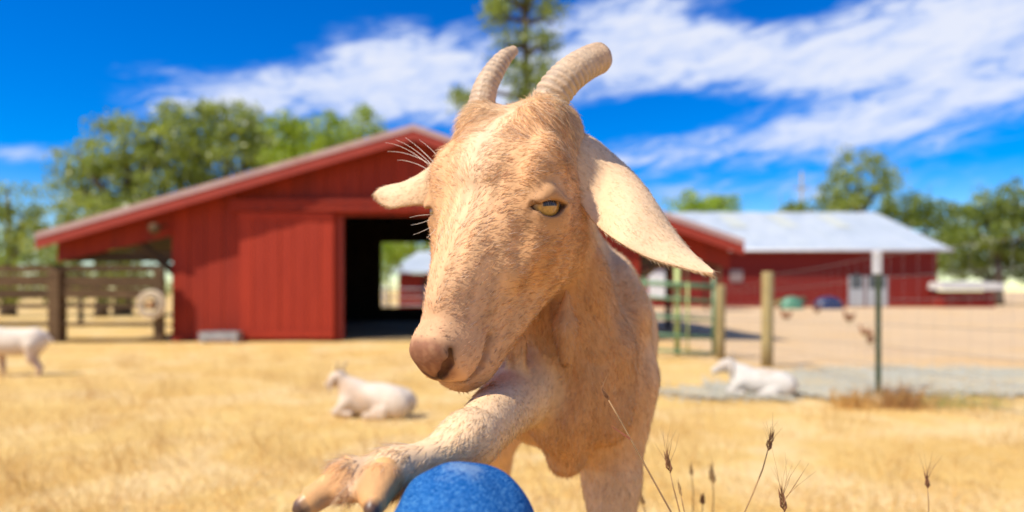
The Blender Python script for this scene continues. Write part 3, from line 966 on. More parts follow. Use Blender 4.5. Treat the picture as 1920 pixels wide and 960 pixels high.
def tree(name, label, d, base_px, lobes, mat, leaf=.16, dens=1.0, group='trees around the farm', trunk_r=.22, seed=0, gap=.35, bark=None, cat='tree', point=0.0, top=None):
    """lobes: (px, py, rx, ry) masses of the crown. Leaves sit in clumps through each mass, thinner at its rim."""
    r = np.random.default_rng(seed + 100)
    k = d / F
    cen = [at(a, b, d) for (a, b, _, _) in lobes]
    zb = zg(0, d)
    bxp = at(base_px, HY, d).x
    t = empty(name, (bxp, d, zb), label, cat, group)
    low = min(c.z - l[3] * k for c, l in zip(cen, lobes))
    P, Cn, T = [], [], []
    for c, (px, py, rx, ry) in zip(cen, lobes):
        rx, rz = rx * k, ry * k
        rd = (rx + rz) * .45 + .2
        nc = int(max(8, 22 * dens * rx * rz * (.2 / leaf) ** 1.5 * (1 if rx * rz < 2 else .8)))
        for _ in range(nc):
            v = r.normal(size=3)
            v /= np.linalg.norm(v)
            q = r.uniform(.5, 1.05) ** .5
            cc = np.array([c.x + v[0] * rx * q, c.y + v[1] * rd * q, c.z + v[2] * rz * q])
            if point:
                s = max(0.12, 1 - point * max(0, (cc[2] - (c.z - rz)) / (2 * rz)))
                cc[0] = c.x + (cc[0] - c.x) * s * 1.3
            cr = r.uniform(.5, 1.15) * leaf * 3.0
            m = int(r.uniform(30, 60))
            o = r.normal(size=(m, 3))
            o = unit(o) * (r.uniform(0, 1, (m, 1)) ** .5) * cr * np.array([1.25, 1.25, .8])
            P.append(cc + o)
            T.append(np.clip(r.uniform(.15, .85) + r.normal(0, .16, m), 0, 1))
    P = np.concatenate(P)
    T = np.concatenate(T)
    n = len(P)
    a = unit(r.normal(size=(n, 3)))
    b = unit(np.cross(a, r.normal(size=(n, 3))))
    L = leaf * r.uniform(.6, 1.25, (n, 1))
    v0, v2 = P - a * L * .5, P + a * L * .5
    v1, v3 = P + b * L * .28, P - b * L * .28
    V = np.stack([v0, v1, v2, v3], 1).reshape(-1, 3)
    me = bpy.data.meshes.new('crown')
    me.from_pydata(V.tolist(), [], np.arange(n * 4).reshape(-1, 4).tolist())
    at_ = me.attributes.new('tint', 'FLOAT', 'FACE')
    at_.data.foreach_set('value', T.astype('f4'))
    link('crown', me, t, mat)
    # trunk and limbs into every mass
    M = MB()
    topz = max(low + .2, zb + .8) if top is None else top
    M.tube([(bxp, d, zb - .15), (bxp + .02, d, zb + .25 * (topz - zb)), (bxp + trunk_r * .3, d, zb + .6 * (topz - zb)), (bxp, d, topz)],
           [trunk_r * 1.3, trunk_r, trunk_r * .85, trunk_r * .7], 10)
    for c, l in zip(cen, lobes):
        s = Vector((bxp, d, min(topz, c.z)))
        m1 = s.lerp(c, .5) + Vector((random.uniform(-.2, .2), random.uniform(-.2, .2), .15))
        M.tube([s, m1, c, c + Vector((0, 0, l[3] * k * .6))], [trunk_r * .6, trunk_r * .42, trunk_r * .25, .02], 7)
    M.build('trunk', bark or BARK, t, True)
    return t


tree('oak_tree', 'broad olive green oak, tallest of the trees behind the left barn roof', 27, 400, [(355, 245, 62, 48), (430, 240, 62, 42), (330, 330, 80, 70), (440, 330, 85, 75), (480, 265, 30, 50), (390, 410, 110, 60), (505, 300, 40, 55)], OLIVE, .20, 1.5, seed=1, trunk_r=.35)
tree('oak_tree', 'ragged olive oak with sky gaps, left of the tallest oak', 25, 230, [(235, 275, 60, 50), (280, 330, 60, 60), (150, 300, 48, 40), (200, 360, 60, 50), (130, 350, 38, 34), (300, 270, 40, 40)], OLIVE, .18, 1.2, seed=2, trunk_r=.28)
tree('oak_tree', 'low light green oak whose crown meets the left barn eave', 23, 190, [(190, 405, 75, 45), (110, 440, 55, 45), (265, 430, 60, 55), (160, 470, 80, 35)], OLIVE, .17, 1.1, seed=3, trunk_r=.2)
tree('oak_tree', 'dark thin oak at the far left edge behind the board fence', 24, 15, [(15, 375, 45, 40), (40, 430, 40, 45), (-30, 440, 70, 70), (20, 490, 70, 30)], GREYG, .17, .85, seed=4, trunk_r=.24)
tree('poplar_tree', 'bright lime tree over the barn roof, widest of the three', 24, 545, [(535, 262, 38, 42), (570, 275, 34, 38), (548, 235, 22, 26), (560, 310, 60, 40)], LIME, .15, 1.3, seed=5, trunk_r=.14, group='lime green trees over the barn roof', point=.5)
tree('poplar_tree', 'bright lime tree with a single pointed top, middle one of the three', 23.5, 614, [(614, 250, 28, 46), (610, 290, 40, 40), (640, 262, 14, 30)], LIME, .15, 1.3, seed=6, trunk_r=.13, group='lime green trees over the barn roof', point=.6)
tree('poplar_tree', 'small lime tree nearest the barn ridge, smallest of the three', 23, 684, [(684, 240, 19, 34), (672, 268, 28, 30), (655, 250, 14, 26), (712, 262, 14, 18)], LIME, .14, 1.2, seed=7, trunk_r=.12, group='lime green trees over the barn roof', point=.6)
tree('tall_tree', 'tall sparse grey green tree rising behind the goat horns', 22, 985, [(925, 40, 28, 34), (955, 5, 40, 30), (1000, -5, 38, 32), (1036, 45, 22, 40), (915, -10, 30, 30), (990, 75, 22, 34), (965, 130, 16, 32), (1000, 140, 20, 40), (1022, 100, 14, 26), (985, 190, 26, 26), (870, 185, 20, 18), (1015, 160, 14, 40), (950, 90, 14, 40), (975, -60, 60, 40)], GREYG, .15, 1.0, seed=8, trunk_r=.16, bark=BARK, top=at(985, 20, 22).z)
tree('garden_tree', 'low bright green tree clump above the right barn roof slope', 46, 1320, [(1285, 378, 28, 14), (1325, 385, 32, 14), (1362, 382, 20, 14), (1320, 400, 60, 20)], LIME, .26, 1.2, seed=9, trunk_r=.15)
tree('oak_tree', 'tall rounded oak standing behind the pale shed roof', 50, 1612, [(1612, 325, 48, 42), (1590, 355, 42, 30), (1645, 350, 36, 38), (1610, 395, 60, 24), (1565, 390, 38, 18)], OLIVE, .30, .85, seed=10, trunk_r=.35)
tree('oak_tree', 'low dark oak left of the tall one behind the shed ridge', 52, 1510, [(1500, 392, 34, 13), (1540, 386, 30, 16), (1475, 396, 22, 10)], DEEP, .30, 1.0, seed=11, trunk_r=.2)
tree('oak_tree', 'broad dark oak sloping down to the right end of the shed roof', 49, 1715, [(1700, 388, 42, 28), (1745, 400, 45, 32), (1790, 420, 40, 34), (1730, 440, 60, 40), (1800, 470, 50, 45)], DEEP, .28, 1.1, seed=12, trunk_r=.3)
tree('oak_tree', 'big green oak at the far right edge above the coop', 42, 1870, [(1850, 385, 42, 34), (1905, 380, 50, 40), (1830, 430, 46, 44), (1890, 440, 60, 50), (1960, 420, 70, 70)], DEEP, .26, 1.15, seed=13, trunk_r=.3)
tree('oak_tree', 'low dark oak directly behind the white coop roof', 44, 1850, [(1800, 490, 44, 30), (1855, 490, 50, 32), (1910, 495, 50, 34), (1965, 500, 60, 34)], DEEP, .24, 1.1, seed=14, trunk_r=.2)
tree('bush', 'low green bush seen through the barn and its back doorway', 29, 728, [(728, 480, 24, 28), (712, 500, 22, 30), (745, 465, 20, 20)], LIME, .16, 1.2, seed=15, trunk_r=.06, cat='bush')
tree('bush', 'long green bush behind the board fence at the left', 17, 150, [(130, 500, 60, 30), (200, 500, 60, 30), (60, 505, 60, 30), (100, 535, 70, 26), (200, 535, 70, 26), (280, 530, 50, 30), (10, 530, 60, 30), (-60, 520, 60, 40)], DEEP, .12, 1.0, seed=16, trunk_r=.06, cat='bush')
tree('oak_tree', 'green tree seen above the small shed through the open barn', 40, 800, [(745, 460, 30, 30), (800, 450, 50, 30), (860, 455, 40, 34), (720, 490, 30, 26)], LIME, .24, 1.2, seed=17, trunk_r=.2)
# ------------------------------------------------------------------ solid modelling with distance fields
def smin(a, b, k):
    h = np.maximum(k - np.abs(a - b), 0) / k
    return np.minimum(a, b) - h * h * k * .25


def smax(a, b, k):
    return -smin(-a, -b, k)


def cap(p, a, b, ra, rb):
    a, b = np.asarray(a, float), np.asarray(b, float)
    ab = b - a
    t = np.clip(((p - a) @ ab) / (ab @ ab), 0, 1)
    return np.linalg.norm(p - a - t[:, None] * ab, axis=1) - (ra + (rb - ra) * t)


def chain(p, pts, rr, k=.012):
    d = None
    for i in range(len(pts) - 1):
        e = cap(p, pts[i], pts[i + 1], rr[i], rr[i + 1])
        d = e if d is None else smin(d, e, k)
    return d


def ell(p, c, r, M=None):
    q = p - np.asarray(c, float)
    if M is not None:
        q = q @ M
    r = np.asarray(r, float)
    k0 = np.linalg.norm(q / r, axis=1)
    k1 = np.linalg.norm(q / (r * r), axis=1) + 1e-9
    return k0 * (k0 - 1) / k1


def loft(t, v, s, tab, n=2.2, tilt=None):
    """Super-elliptic sections along t: v up, s sideways; tab rows t, half width, top, bottom."""
    tab = np.asarray(tab, float)
    tt = np.linspace(tab[0, 0], tab[-1, 0], 240)
    ker = np.hanning(31)
    ker /= ker.sum()
    def sm(c):
        y = np.interp(tt, tab[:, 0], c)
        return np.convolve(np.pad(y, 15, mode='edge'), ker, 'valid')
    w = np.interp(t, tt, sm(tab[:, 1]))
    top = np.interp(t, tt, sm(tab[:, 2]))
    bot = np.interp(t, tt, sm(tab[:, 3]))
    c, h = (top + bot) / 2, (top - bot) / 2
    un = np.clip((v - c) / h, -1.3, 1.3)
    if tab.shape[1] > 4:
        w = w * (1 + np.interp(t, tab[:, 0], tab[:, 4]) * un)
    e = (np.abs(s / w) ** n + np.abs((v - c) / h) ** n) ** (1 / n)
    d = (e - 1) * np.minimum(w, h)
    over = np.maximum(np.maximum(tab[0, 0] - t, t - tab[-1, 0]), 0)
    return np.where(over > 0, np.sqrt(np.maximum(d, 0) ** 2 + over ** 2) + np.minimum(d, 0) * (over <= 0), d)


def field_mesh(f, lo, hi, h, blk=8, margin=1.5, refine=None):
    """Surface of the field f as quads, pulled onto the exact surface."""
    lo, hi = np.asarray(lo, float), np.asarray(hi, float)
    nb = np.ceil((hi - lo) / (h * blk)).astype(int)
    I = np.stack(np.meshgrid(*[np.arange(k) for k in nb], indexing='ij'), -1).reshape(-1, 3)
    cen = lo + (I + .5) * blk * h
    dc = f(cen)
    keep = np.abs(dc) < h * blk * .87 * margin + 3 * h
    arr = np.full(tuple(nb * blk), 3 * h, 'f4')
    for i in I[(~keep) & (dc < 0)]:
        arr[i[0] * blk:(i[0] + 1) * blk, i[1] * blk:(i[1] + 1) * blk, i[2] * blk:(i[2] + 1) * blk] = -3 * h
    off = np.stack(np.meshgrid(*[np.arange(blk)] * 3, indexing='ij'), -1).reshape(-1, 3)
    K = I[keep]
    step = 400
    for s in range(0, len(K), step):
        kk = K[s:s + step]
        idx = kk[:, None] * blk + off[None]
        v = f((lo + idx.reshape(-1, 3) * h)).reshape(len(kk), blk, blk, blk)
        v = np.clip(v, -3 * h, 3 * h)
        for b, i in enumerate(kk):
            arr[i[0] * blk:(i[0] + 1) * blk, i[1] * blk:(i[1] + 1) * blk, i[2] * blk:(i[2] + 1) * blk] = v[b]
    g = openvdb.FloatGrid(3 * h)
    g.copyFromArray(arr)
    P, Q = g.convertToQuads(0.0)
    P = lo + np.asarray(P, float) * h
    Q = np.asarray(Q)
    a, b, c, d = P[Q[:, 0]], P[Q[:, 1]], P[Q[:, 2]], P[Q[:, 3]]
    if (np.einsum('ij,ij->i', a, np.cross(c - a, d - b))).sum() < 0:
        Q = Q[:, ::-1]
    if refine is not None:
        me = bpy.data.meshes.new('tmp')
        me.from_pydata(P.tolist(), [], Q.tolist())
        bm = bmesh.new()
        bm.from_mesh(me)
        m = refine(P)
        es = [e for e in bm.edges if m[e.verts[0].index] and m[e.verts[1].index]]
        bmesh.ops.subdivide_edges(bm, edges=es, cuts=1, use_grid_fill=True)
        bm.to_mesh(me)
        bm.free()
    else:
        me = bpy.data.meshes.new('tmp')
        me.from_pydata(P.tolist(), [], Q.tolist())
    n = len(me.vertices)
    P = np.empty(n * 3)
    me.vertices.foreach_get('co', P)
    P = P.reshape(-1, 3)
    N = None
    for it in range(3):
        e = h * .4
        G = np.stack([(f(P + e * x) - f(P - e * x)) / (2 * e) for x in np.eye(3)], 1)
        gl = np.maximum(np.linalg.norm(G, axis=1, keepdims=True), .3)
        N = G / np.linalg.norm(G, axis=1, keepdims=True).clip(1e-6)
        if it < 2:
            P = P - np.clip(f(P)[:, None] / gl, -.6 * h, .6 * h) * N
    me.vertices.foreach_set('co', P.ravel())
    me.polygons.foreach_set('use_smooth', [True] * len(me.polygons))
    me.update()
    return me, P, N


def vcol(me, C):
    a = me.attributes.new('Col', 'FLOAT_COLOR', 'POINT')
    a.data.foreach_set('color', np.concatenate([np.clip(C, 0, 1), np.ones((len(C), 1))], 1).astype('f4').ravel())


def skin_mat(name, bump=.25, bscale=260, rough=.75, sss=0.0, mottle=.12, spec=.25):
    def b(nt, p):
        a = nd(nt, 'ShaderNodeAttribute', {'attribute_name': 'Col'})
        n = nd(nt, 'ShaderNodeTexNoise', Vector=objco(nt), Scale=bscale * .5, Detail=4.0)
        col = mixc(nt, mottle, a.outputs['Color'], ramp(nt, n.outputs[0], [(.3, (.25, .25, .25)), (.7, (1, 1, 1))]), 'MULTIPLY')
        nt.links.new(col, p.inputs['Base Color'])
        n2 = nd(nt, 'ShaderNodeTexNoise', Vector=objco(nt), Scale=bscale, Detail=3.0)
        bp = nd(nt, 'ShaderNodeBump', Strength=bump, Distance=.002, Height=n2.outputs[0])
        nt.links.new(bp.outputs[0], p.inputs['Normal'])
        if sss:
            p.inputs['Subsurface Weight'].default_value = sss
            p.inputs['Subsurface Radius'].default_value = (.012, .006, .003)
            p.inputs['Subsurface Scale'].default_value = .5
    return principled(name, b, rough=rough, spec=spec)


SKIN = skin_mat('goat_skin')
FUR = hair_mat('goat_fur', trans=.22)
PELT = skin_mat('goat_pelt', bump=.8, bscale=60, rough=.9, mottle=.25, spec=.1)


def lerpc(c, w, target):
    return c + (np.asarray(target) - c) * np.clip(w, 0, 1)[:, None]


def bell(d, s):
    return np.exp(-(d / s) ** 2)


# ------------------------------------------------------------------ the goat that stands before the camera
HP = np.array([.0215, .7487, .8478])
HRm = np.array([[-0.30554, -0.38017,  0.873  ], [-0.52219, -0.69977, -0.48749], [-0.79622,  0.60481, -0.01528]])


def hw(t, u, l):
    return HP + HRm @ np.array([t, u, l])


def V3(px, py, d):
    return np.array(at(px, py, d))


HEAD_TAB = [(-.035, .044, .018, -.050, .10), (.0, .056, .030, -.062, .10), (.03, .065, .046, -.072, .12), (.07, .071, .062, -.082, .14), (.105, .069, .057, -.086, .10),
            (.15, .057, .046, -.074, .06), (.20, .0415, .036, -.060, .0), (.24, .0325, .030, -.055, -.04), (.268, .0265, .028, -.050, -.04), (.288, .020, .020, -.036, 0)]
EYE_C = np.array([.119, .013, .0555])
EYE_O = np.array([.30, .36, .88])
EYE_O /= np.linalg.norm(EYE_O)
EYE_R = .0188
e1 = np.array([-.68, -.42, .0])
e1[2] = -(e1[0] * EYE_O[0] + e1[1] * EYE_O[1]) / EYE_O[2]
EYE_H = e1 / np.linalg.norm(e1)
_c = np.cross(EYE_O, EYE_H)
EYE_H = EYE_H * math.cos(.22) - _c * math.sin(.22) * (1 if _c[1] > 0 else -1)                 # towards the outer corner
EYE_V = np.cross(EYE_O, EYE_H)
if EYE_V[1] < 0:
    EYE_V = -EYE_V
MOUTH = [(.2945, -.026, .0), (.292, -.027, .0105), (.285, -.0285, .020), (.273, -.0275, .0265), (.261, -.0245, .0305), (.249, -.019, .0325)]


NOSTRIL = [(.2985, -.010, .003), (.2965, -.003, .0095), (.2915, .005, .0172), (.284, .0130, .0196)]


SLIM = .955                                     # a lean head


def eye_open(q):
    """Signed field of the gap between the lids (negative inside)."""
    r = q - EYE_C
    s = r @ EYE_H
    v = r @ EYE_V
    o = r @ EYE_O
    hl = .0185
    x = np.clip(s / hl, -1.25, 1.25)
    upv = .0050 * (1 - x * x) - .0004
    lov = -.0098 * (1 - x * x)
    return np.maximum(np.maximum(v - upv, lov - v), -(o - .005))


def head_field(P):
    q = (P - HP) @ HRm
    q = q.copy()
    ls = q[:, 2].copy()
    q[:, 2] = np.abs(ls) / SLIM
    t, u, l = q.T
    d = loft(t, u, l, HEAD_TAB, 2.25)
    # lower jaw, cheek muscle, brow, cheekbone
    d = smin(d, cap(q, (.112, -.070, .040), (.262, -.044, .012), .020, .013), .03)
    d = smin(d, ell(q, (.112, -.030, .052), (.050, .042, .020)), .03)
    d = smin(d, ell(q, (.086, .036, .056), (.030, .020, .016)), .02)
    d = smin(d, cap(q, (.118, -.006, .062), (.185, -.004, .044), .010, .006), .022)
    d = smin(d, ell(q, (.024, .039, .037), (.030, .025, .025)), .022)
    d = smin(d, ell(q, (.075, .052, .0), (.040, .014, .028)), .03)
    d = smin(d, ell(q, (.185, .028, .0), (.060, .014, .020)), .02)
    d = d - .0014 * np.sin((t * .8 - .62 * l) * 210 + 1.2 * np.sin(t * 60)) * np.exp(-((t - .055) / .035) ** 2) * np.clip((u - .01) / .02, 0, 1)
    d = d - .0007 * np.sin(u * 260 + t * 120) * np.exp(-((t - .165) / .04) ** 2)
    # dip between the horn bases and along the brow seam
    d = smax(d, -cap(q, (-.01, .085, .0), (.05, .078, .0), .020, .014), .02)
    # muzzle: upper lip, nose pad, wings of the nostrils, chin
    d = smin(d, ell(q, (.270, -.013, .007), (.027, .022, .022)), .015)
    d = smin(d, ell(q, (.281, .010, .009), (.014, .014, .0105)), .014)
    d = smin(d, ell(q, (.287, .003, .0), (.012, .017, .010)), .014)
    d = smin(d, ell(q, (.263, -.046, .0), (.027, .013, .024)), .012)
    # nostril slit and the split of the lip
    d = smax(d, -chain(q, NOSTRIL, [.0020, .0040, .0050, .0026], .003), .002)
    d = smax(d, -cap(q, (.302, -.012, .0), (.297, -.030, .0), .0013, .0013), .003)
    m = chain(q, MOUTH, [.0030, .0034, .0036, .0038, .0038, .0022], .003)
    d = smax(d, -m, .006)
    # eye: lids about the ball, gap between them, tear crease
    d = smin(d, np.linalg.norm(q - EYE_C, axis=1) - EYE_R - .0018, .018)
    r = EYE_C + EYE_O * .0195
    d = smin(d, chain(q, [r + EYE_H * -.019 + EYE_V * .002, r + EYE_V * .0115 + EYE_O * .001, r + EYE_H * .020 + EYE_V * .001 - EYE_O * .003], [.0020, .0027, .0020], .004), .010)
    d = smax(d, -eye_open(q), .003)
    c0 = EYE_C + EYE_O * .0180 - EYE_H * .0185
    d = smax(d, -cap(q, c0, c0 + np.array([.020, -.004, -.010]), .0032, .0014), .006)
    return d


LEG_R = dict(S=V3(1015, 690, .840), E=V3(968, 740, .755), C=V3(885, 823, .540), F=V3(736, 882, .495))
TOES = [[V3(736, 884, .494), V3(652, 893, .472), V3(588, 936, .456)], [V3(736, 886, .492), V3(716, 905, .470), V3(703, 940, .450)]]
BODY_TAB = [(.80, .058, .690, .520), (.86, .082, .715, .475), (.94, .104, .752, .452), (1.05, .134, .755, .455), (1.16, .149, .748, .456), (1.28, .140, .748, .465), (1.38, .110, .742, .490), (1.45, .060, .71, .55)]


def body_cx(y):
    return .076 + .030 * np.clip((y - .80) / .5, 0, 1)


def goat_field(P):
    t = P[:, 1]
    s = P[:, 0] - body_cx(t)
    d = loft(t, P[:, 2], s, BODY_TAB, 2.0)
    # shoulders, breast, brisket
    d = smin(d, ell(P, (.140, .92, .61), (.038, .080, .115)), .03)
    d = smin(d, ell(P, (.022, .90, .60), (.040, .080, .105)), .05)
    d = smin(d, ell(P, (.100, .815, .560), (.040, .040, .065)), .03)
    d = smin(d, ell(P, (.048, .805, .560), (.034, .036, .065)), .03)
    d = smin(d, cap(P, (.068, .815, .54), (.066, .835, .475), .030, .022), .03)
    # neck
    nk = smin(cap(P, hw(.040, -.020, 0), (.066, .815, .62), .052, .064), cap(P, hw(.0, -.008, 0), (.086, .97, .705), .044, .048), .04)
    d = smin(d, nk, .03)
    # loose skin of the neck: two hanging wattles and lengthwise folds
    d = smin(d, chain(P, [V3(1062, 545, .708), V3(1064, 610, .712), V3(1060, 676, .716)], [.0055, .0075, .0066], .01), .012)
    d = smin(d, chain(P, [V3(985, 600, .712), V3(976, 640, .716), V3(966, 668, .718)], [.0055, .0072, .0064], .01), .012)
    w = np.clip((.80 - P[:, 1]) / .06, 0, 1) * np.clip((.70 - P[:, 2]) / .05, 0, 1)
    near = np.clip((.93 - P[:, 1]) / .08, 0, 1) * np.clip((P[:, 2] - .46) / .05, 0, 1)
    fold = np.sin((P[:, 0] * 95 + P[:, 2] * 14 + 1.5 * np.sin(P[:, 2] * 30))) * .0042 + np.sin(P[:, 0] * 60 - P[:, 2] * 55 + 2) * .0028
    d = d - near * fold
    # raised fore leg
    d = smin(d, chain(P, [LEG_R['S'], LEG_R['E'], LEG_R['C']], [.046, .0345, .0210], .02), .020)
    C, Fk = LEG_R['C'], LEG_R['F']
    d = smin(d, ell(P, C + np.array([-.004, -.006, .002]), (.0215, .025, .0215)), .008)
    d = smin(d, chain(P, [C, C + (Fk - C) * .35, Fk], [.0190, .0126, .0130], .01), .010)
    d = smin(d, np.linalg.norm(P - Fk, axis=1) - .0165, .012)
    for tl in TOES:
        d = smin(d, chain(P, tl, [.0140, .0115, .0090], .008), .006)
    d = smin(d, ell(P, (TOES[0][1] * .5 + TOES[1][1] * .5 + TOES[0][2] * .25 + TOES[1][2] * .25 - (TOES[0][1] + TOES[1][1]) * .25), (.011, .012, .007)), .010)
    # standing fore leg
    d = smin(d, chain(P, [(.140, .90, .56), (.132, .905, .43), (.128, .875, .27), (.126, .865, .10), (.126, .845, .045)], [.050, .035, .0225, .016, .018], .02), .03)
    d = smin(d, ell(P, (.128, .872, .265), (.025, .027, .032)), .012)
    d = smin(d, cap(P, (.126, .845, .045), (.126, .825, .018), .019, .019), .01)
    # hind legs
    for sx in (-1, 1):
        x = .106 + sx * .075
        d = smin(d, ell(P, (x, 1.33, .57), (.050, .095, .14)), .05)
        xo = x + (-.068 if sx < 0 else .01)
        d = smin(d, chain(P, [(x, 1.33, .50), (xo, 1.31, .40), (xo, 1.43, .245), (xo, 1.40, .09), (xo, 1.375, .04)], [.07, .046, .026, .017, .019], .02), .04)
        d = smin(d, cap(P, (xo, 1.375, .04), (xo, 1.355, .018), .019, .019), .01)
    # tail
    d = smin(d, cap(P, (.106, 1.44, .71), (.106, 1.50, .64), .022, .012), .02)
    # head last, joined softly at the throat
    return np.minimum(d, smin(nk, head_field(P), .022))


CREAM = np.array([.86, .60, .35])
TAN = np.array([.79, .455, .22])
RUST = np.array([.60, .27, .08])


def goat_colour(P, N):
    q = (P - HP) @ HRm
    t, u, l = q.T
    al = np.abs(l)
    hd = np.clip((t + .03) / .03, 0, 1) * np.clip((.009 - head_field(P)) / .006, 0, 1)
    n1 = fbm(P, 28, 1)
    n2 = fbm(P, 120, 2)
    c = np.tile(TAN, (len(P), 1)) * (1 + .10 * n1 + .05 * n2)[:, None]
    # breast rusty, back and legs paler, with neck shade and shoulder light painted in
    c = lerpc(c, .40 * np.clip((P[:, 1] - .84) / .06, 0, 1) * (1 - hd), CREAM)  # body behind the neck paled as if sunlit, light put into the coat
    c = lerpc(c, .70 * np.clip((.87 - P[:, 1]) / .07, 0, 1) * (1 - hd), (.58, .285, .11))  # rusty coat deepened to stand for the head's shadow on the neck
    c = lerpc(c, .55 * np.clip((P[:, 2] - .68) / .08, 0, 1) * (1 - hd), CREAM)
    leg = np.clip((.56 - P[:, 2]) / .15, 0, 1) * (P[:, 0] > .03)
    c = lerpc(c, .5 * leg * (P[:, 2] < .45), CREAM)
    dl = np.minimum(cap(P, LEG_R['E'], LEG_R['C'], .0, .0), cap(P, LEG_R['C'], LEG_R['F'], 0, 0))
    dl = np.minimum(dl, np.minimum(*[cap(P, tl[0], tl[2], 0, 0) for tl in TOES]))
    wl = np.clip((.07 - dl) / .03, 0, 1) * (P[:, 1] < .80) * (1 - hd)
    c = lerpc(c, .85 * wl, CREAM * 1.02)
    low = np.clip(-N[:, 2] * 1.5, 0, 1)
    # face
    c = lerpc(c, hd * .6, (.76, .425, .20))
    c = lerpc(c, hd * .45 * bell(l, .022) * bell(t - .08, .09) * (u > 0), (.90, .70, .49))        # pale streak between the eyes
    c = lerpc(c, hd * .5 * np.clip((t - .20) / .06, 0, 1), (.62, .355, .20))
    c = lerpc(c, hd * .55 * bell(np.linalg.norm((q * [1, 1, 1]) - [.155, -.010, np.sign(.1) * .052], axis=1), .035) * (l > 0), RUST)
    c = lerpc(c, hd * .5 * bell(np.linalg.norm(q - [.155, -.010, -.052], axis=1), .035), RUST)
    eq = q.copy()
    eq[:, 2] = al / SLIM
    de = np.linalg.norm(eq - (EYE_C + EYE_O * .014), axis=1)
    c = lerpc(c, hd * .8 * bell(de, .026), (.38, .18, .07))
    rim = np.abs(eye_open(eq))
    c = lerpc(c, hd * .7 * bell(rim, .0016) * (de < .03) * np.where((eq - EYE_C) @ EYE_V < .001, 1, .35), (.09, .045, .03))
    c0 = EYE_C + EYE_O * .0180 - EYE_H * .0185
    c = lerpc(c, hd * .8 * bell(cap(eq, c0, c0 + np.array([.026, -.006, -.010]), 0, 0), .0052), (.10, .045, .03))
    c = lerpc(c, hd * .55 * np.clip((.06 - t) / .05, 0, 1), CREAM)
    st = fbm(np.stack([l * 330, u * 200, t * 34], 1), 1.0, 41)
    c = c * (1 + .16 * hd * st * (t < .25))[:, None]
    sb = fbm(np.stack([P[:, 0] * 230, P[:, 1] * 120, P[:, 2] * 30], 1), 1.0, 43)
    c = c * (1 + .10 * (1 - hd) * sb)[:, None]
    # nose pad, darker and bare, with small dark specks; lips
    pad = np.clip((t - .279) / .008, 0, 1) * np.clip((u + .016) / .008, 0, 1) * np.clip((.024 - al) / .008, 0, 1)
    c = lerpc(c, hd * pad * .95 * (1 + .25 * np.clip(fbm(P, 380, 12), -1, 1)), (.31, .135, .07))
    sp = fbm(P, 520, 8)
    c = lerpc(c, hd * (u > -.03) * (al < .03) * (np.abs(t - .285) < .02) * np.clip((sp - .75) * 3, 0, 1) * .6, (.10, .055, .045))
    c = lerpc(c, hd * .97 * bell(chain(eq, NOSTRIL, [0, 0, 0, 0], .001), .0056), (.03, .012, .009))
    dm = chain(eq, MOUTH, [0] * 6, .002)
    c = lerpc(c, hd * .92 * bell(dm, .0046), (.12, .05, .03))
    # toes: bare orange brown horn between long pale hair
    for tl in TOES:
        dt = np.linalg.norm(P - tl[2], axis=1)
        cl = cap(P, tl[2], tl[2] - unit((tl[2] - tl[1])[None])[0] * .020, 0, 0)
        c = lerpc(c, .9 * np.clip((.019 - cl) / .005, 0, 1), (.66, .33, .12))
    mid = (TOES[0][1] + TOES[1][1]) / 2 + np.array([0, -.004, -.010])
    c = lerpc(c, .7 * bell(np.linalg.norm(P - mid, axis=1), .014), (.50, .22, .10))
    return np.clip(c, .01, .95)


def goat_flow(P):
    """Which way the coat lies."""
    q = (P - HP) @ HRm
    t, u, l = q.T
    hd = np.clip((t + .03) / .03, 0, 1) * np.clip((.009 - head_field(P)) / .006, 0, 1)
    loc = np.zeros_like(P)
    k = np.clip((t - .05) / .06, 0, 1)
    loc[:, 0] = -1.0 * k + .55 * (1 - k)                     # face hair runs up to a whorl on the brow, forelock runs down
    loc[:, 2] = np.sign(l) * (.35 + 8 * np.minimum(np.abs(l), .08))
    loc[:, 1] = -.5 * (np.abs(l) > .035)
    face = unit(loc) @ HRm.T
    body = np.tile([.0, .55, -.8], (len(P), 1))
    body[:, 1] += 1.2 * np.clip((P[:, 2] - .62) / .1, 0, 1)
    segs = ((LEG_R['S'], LEG_R['E']), (LEG_R['E'], LEG_R['C']), (LEG_R['C'], LEG_R['F']), (TOES[0][0], TOES[0][1]), (TOES[0][1], TOES[0][2]), (TOES[1][0], TOES[1][1]), (TOES[1][1], TOES[1][2]))
    ds = np.stack([cap(P, a, b, 0, 0) for a, b in segs], 1)
    wts = 1 / np.maximum(ds, .004) ** 4
    dirs = np.stack([unit((b - a)[None])[0] for a, b in segs])
    limb = unit((wts / wts.sum(1, keepdims=True)) @ dirs + np.array([0, 0, -.12]))
    w = (np.clip((.075 - ds.min(1)) / .03, 0, 1) * (P[:, 0] < .06))[:, None]
    body = unit(body) * (1 - w) + limb * w
    f = face * hd[:, None] + body * (1 - hd[:, None])
    n = np.stack([fbm(P, 45, s + 20) for s in range(3)], 1)
    n2 = np.stack([fbm(P, 170, s + 30) for s in range(3)], 1)
    return unit(f + .20 * n + .18 * n2)


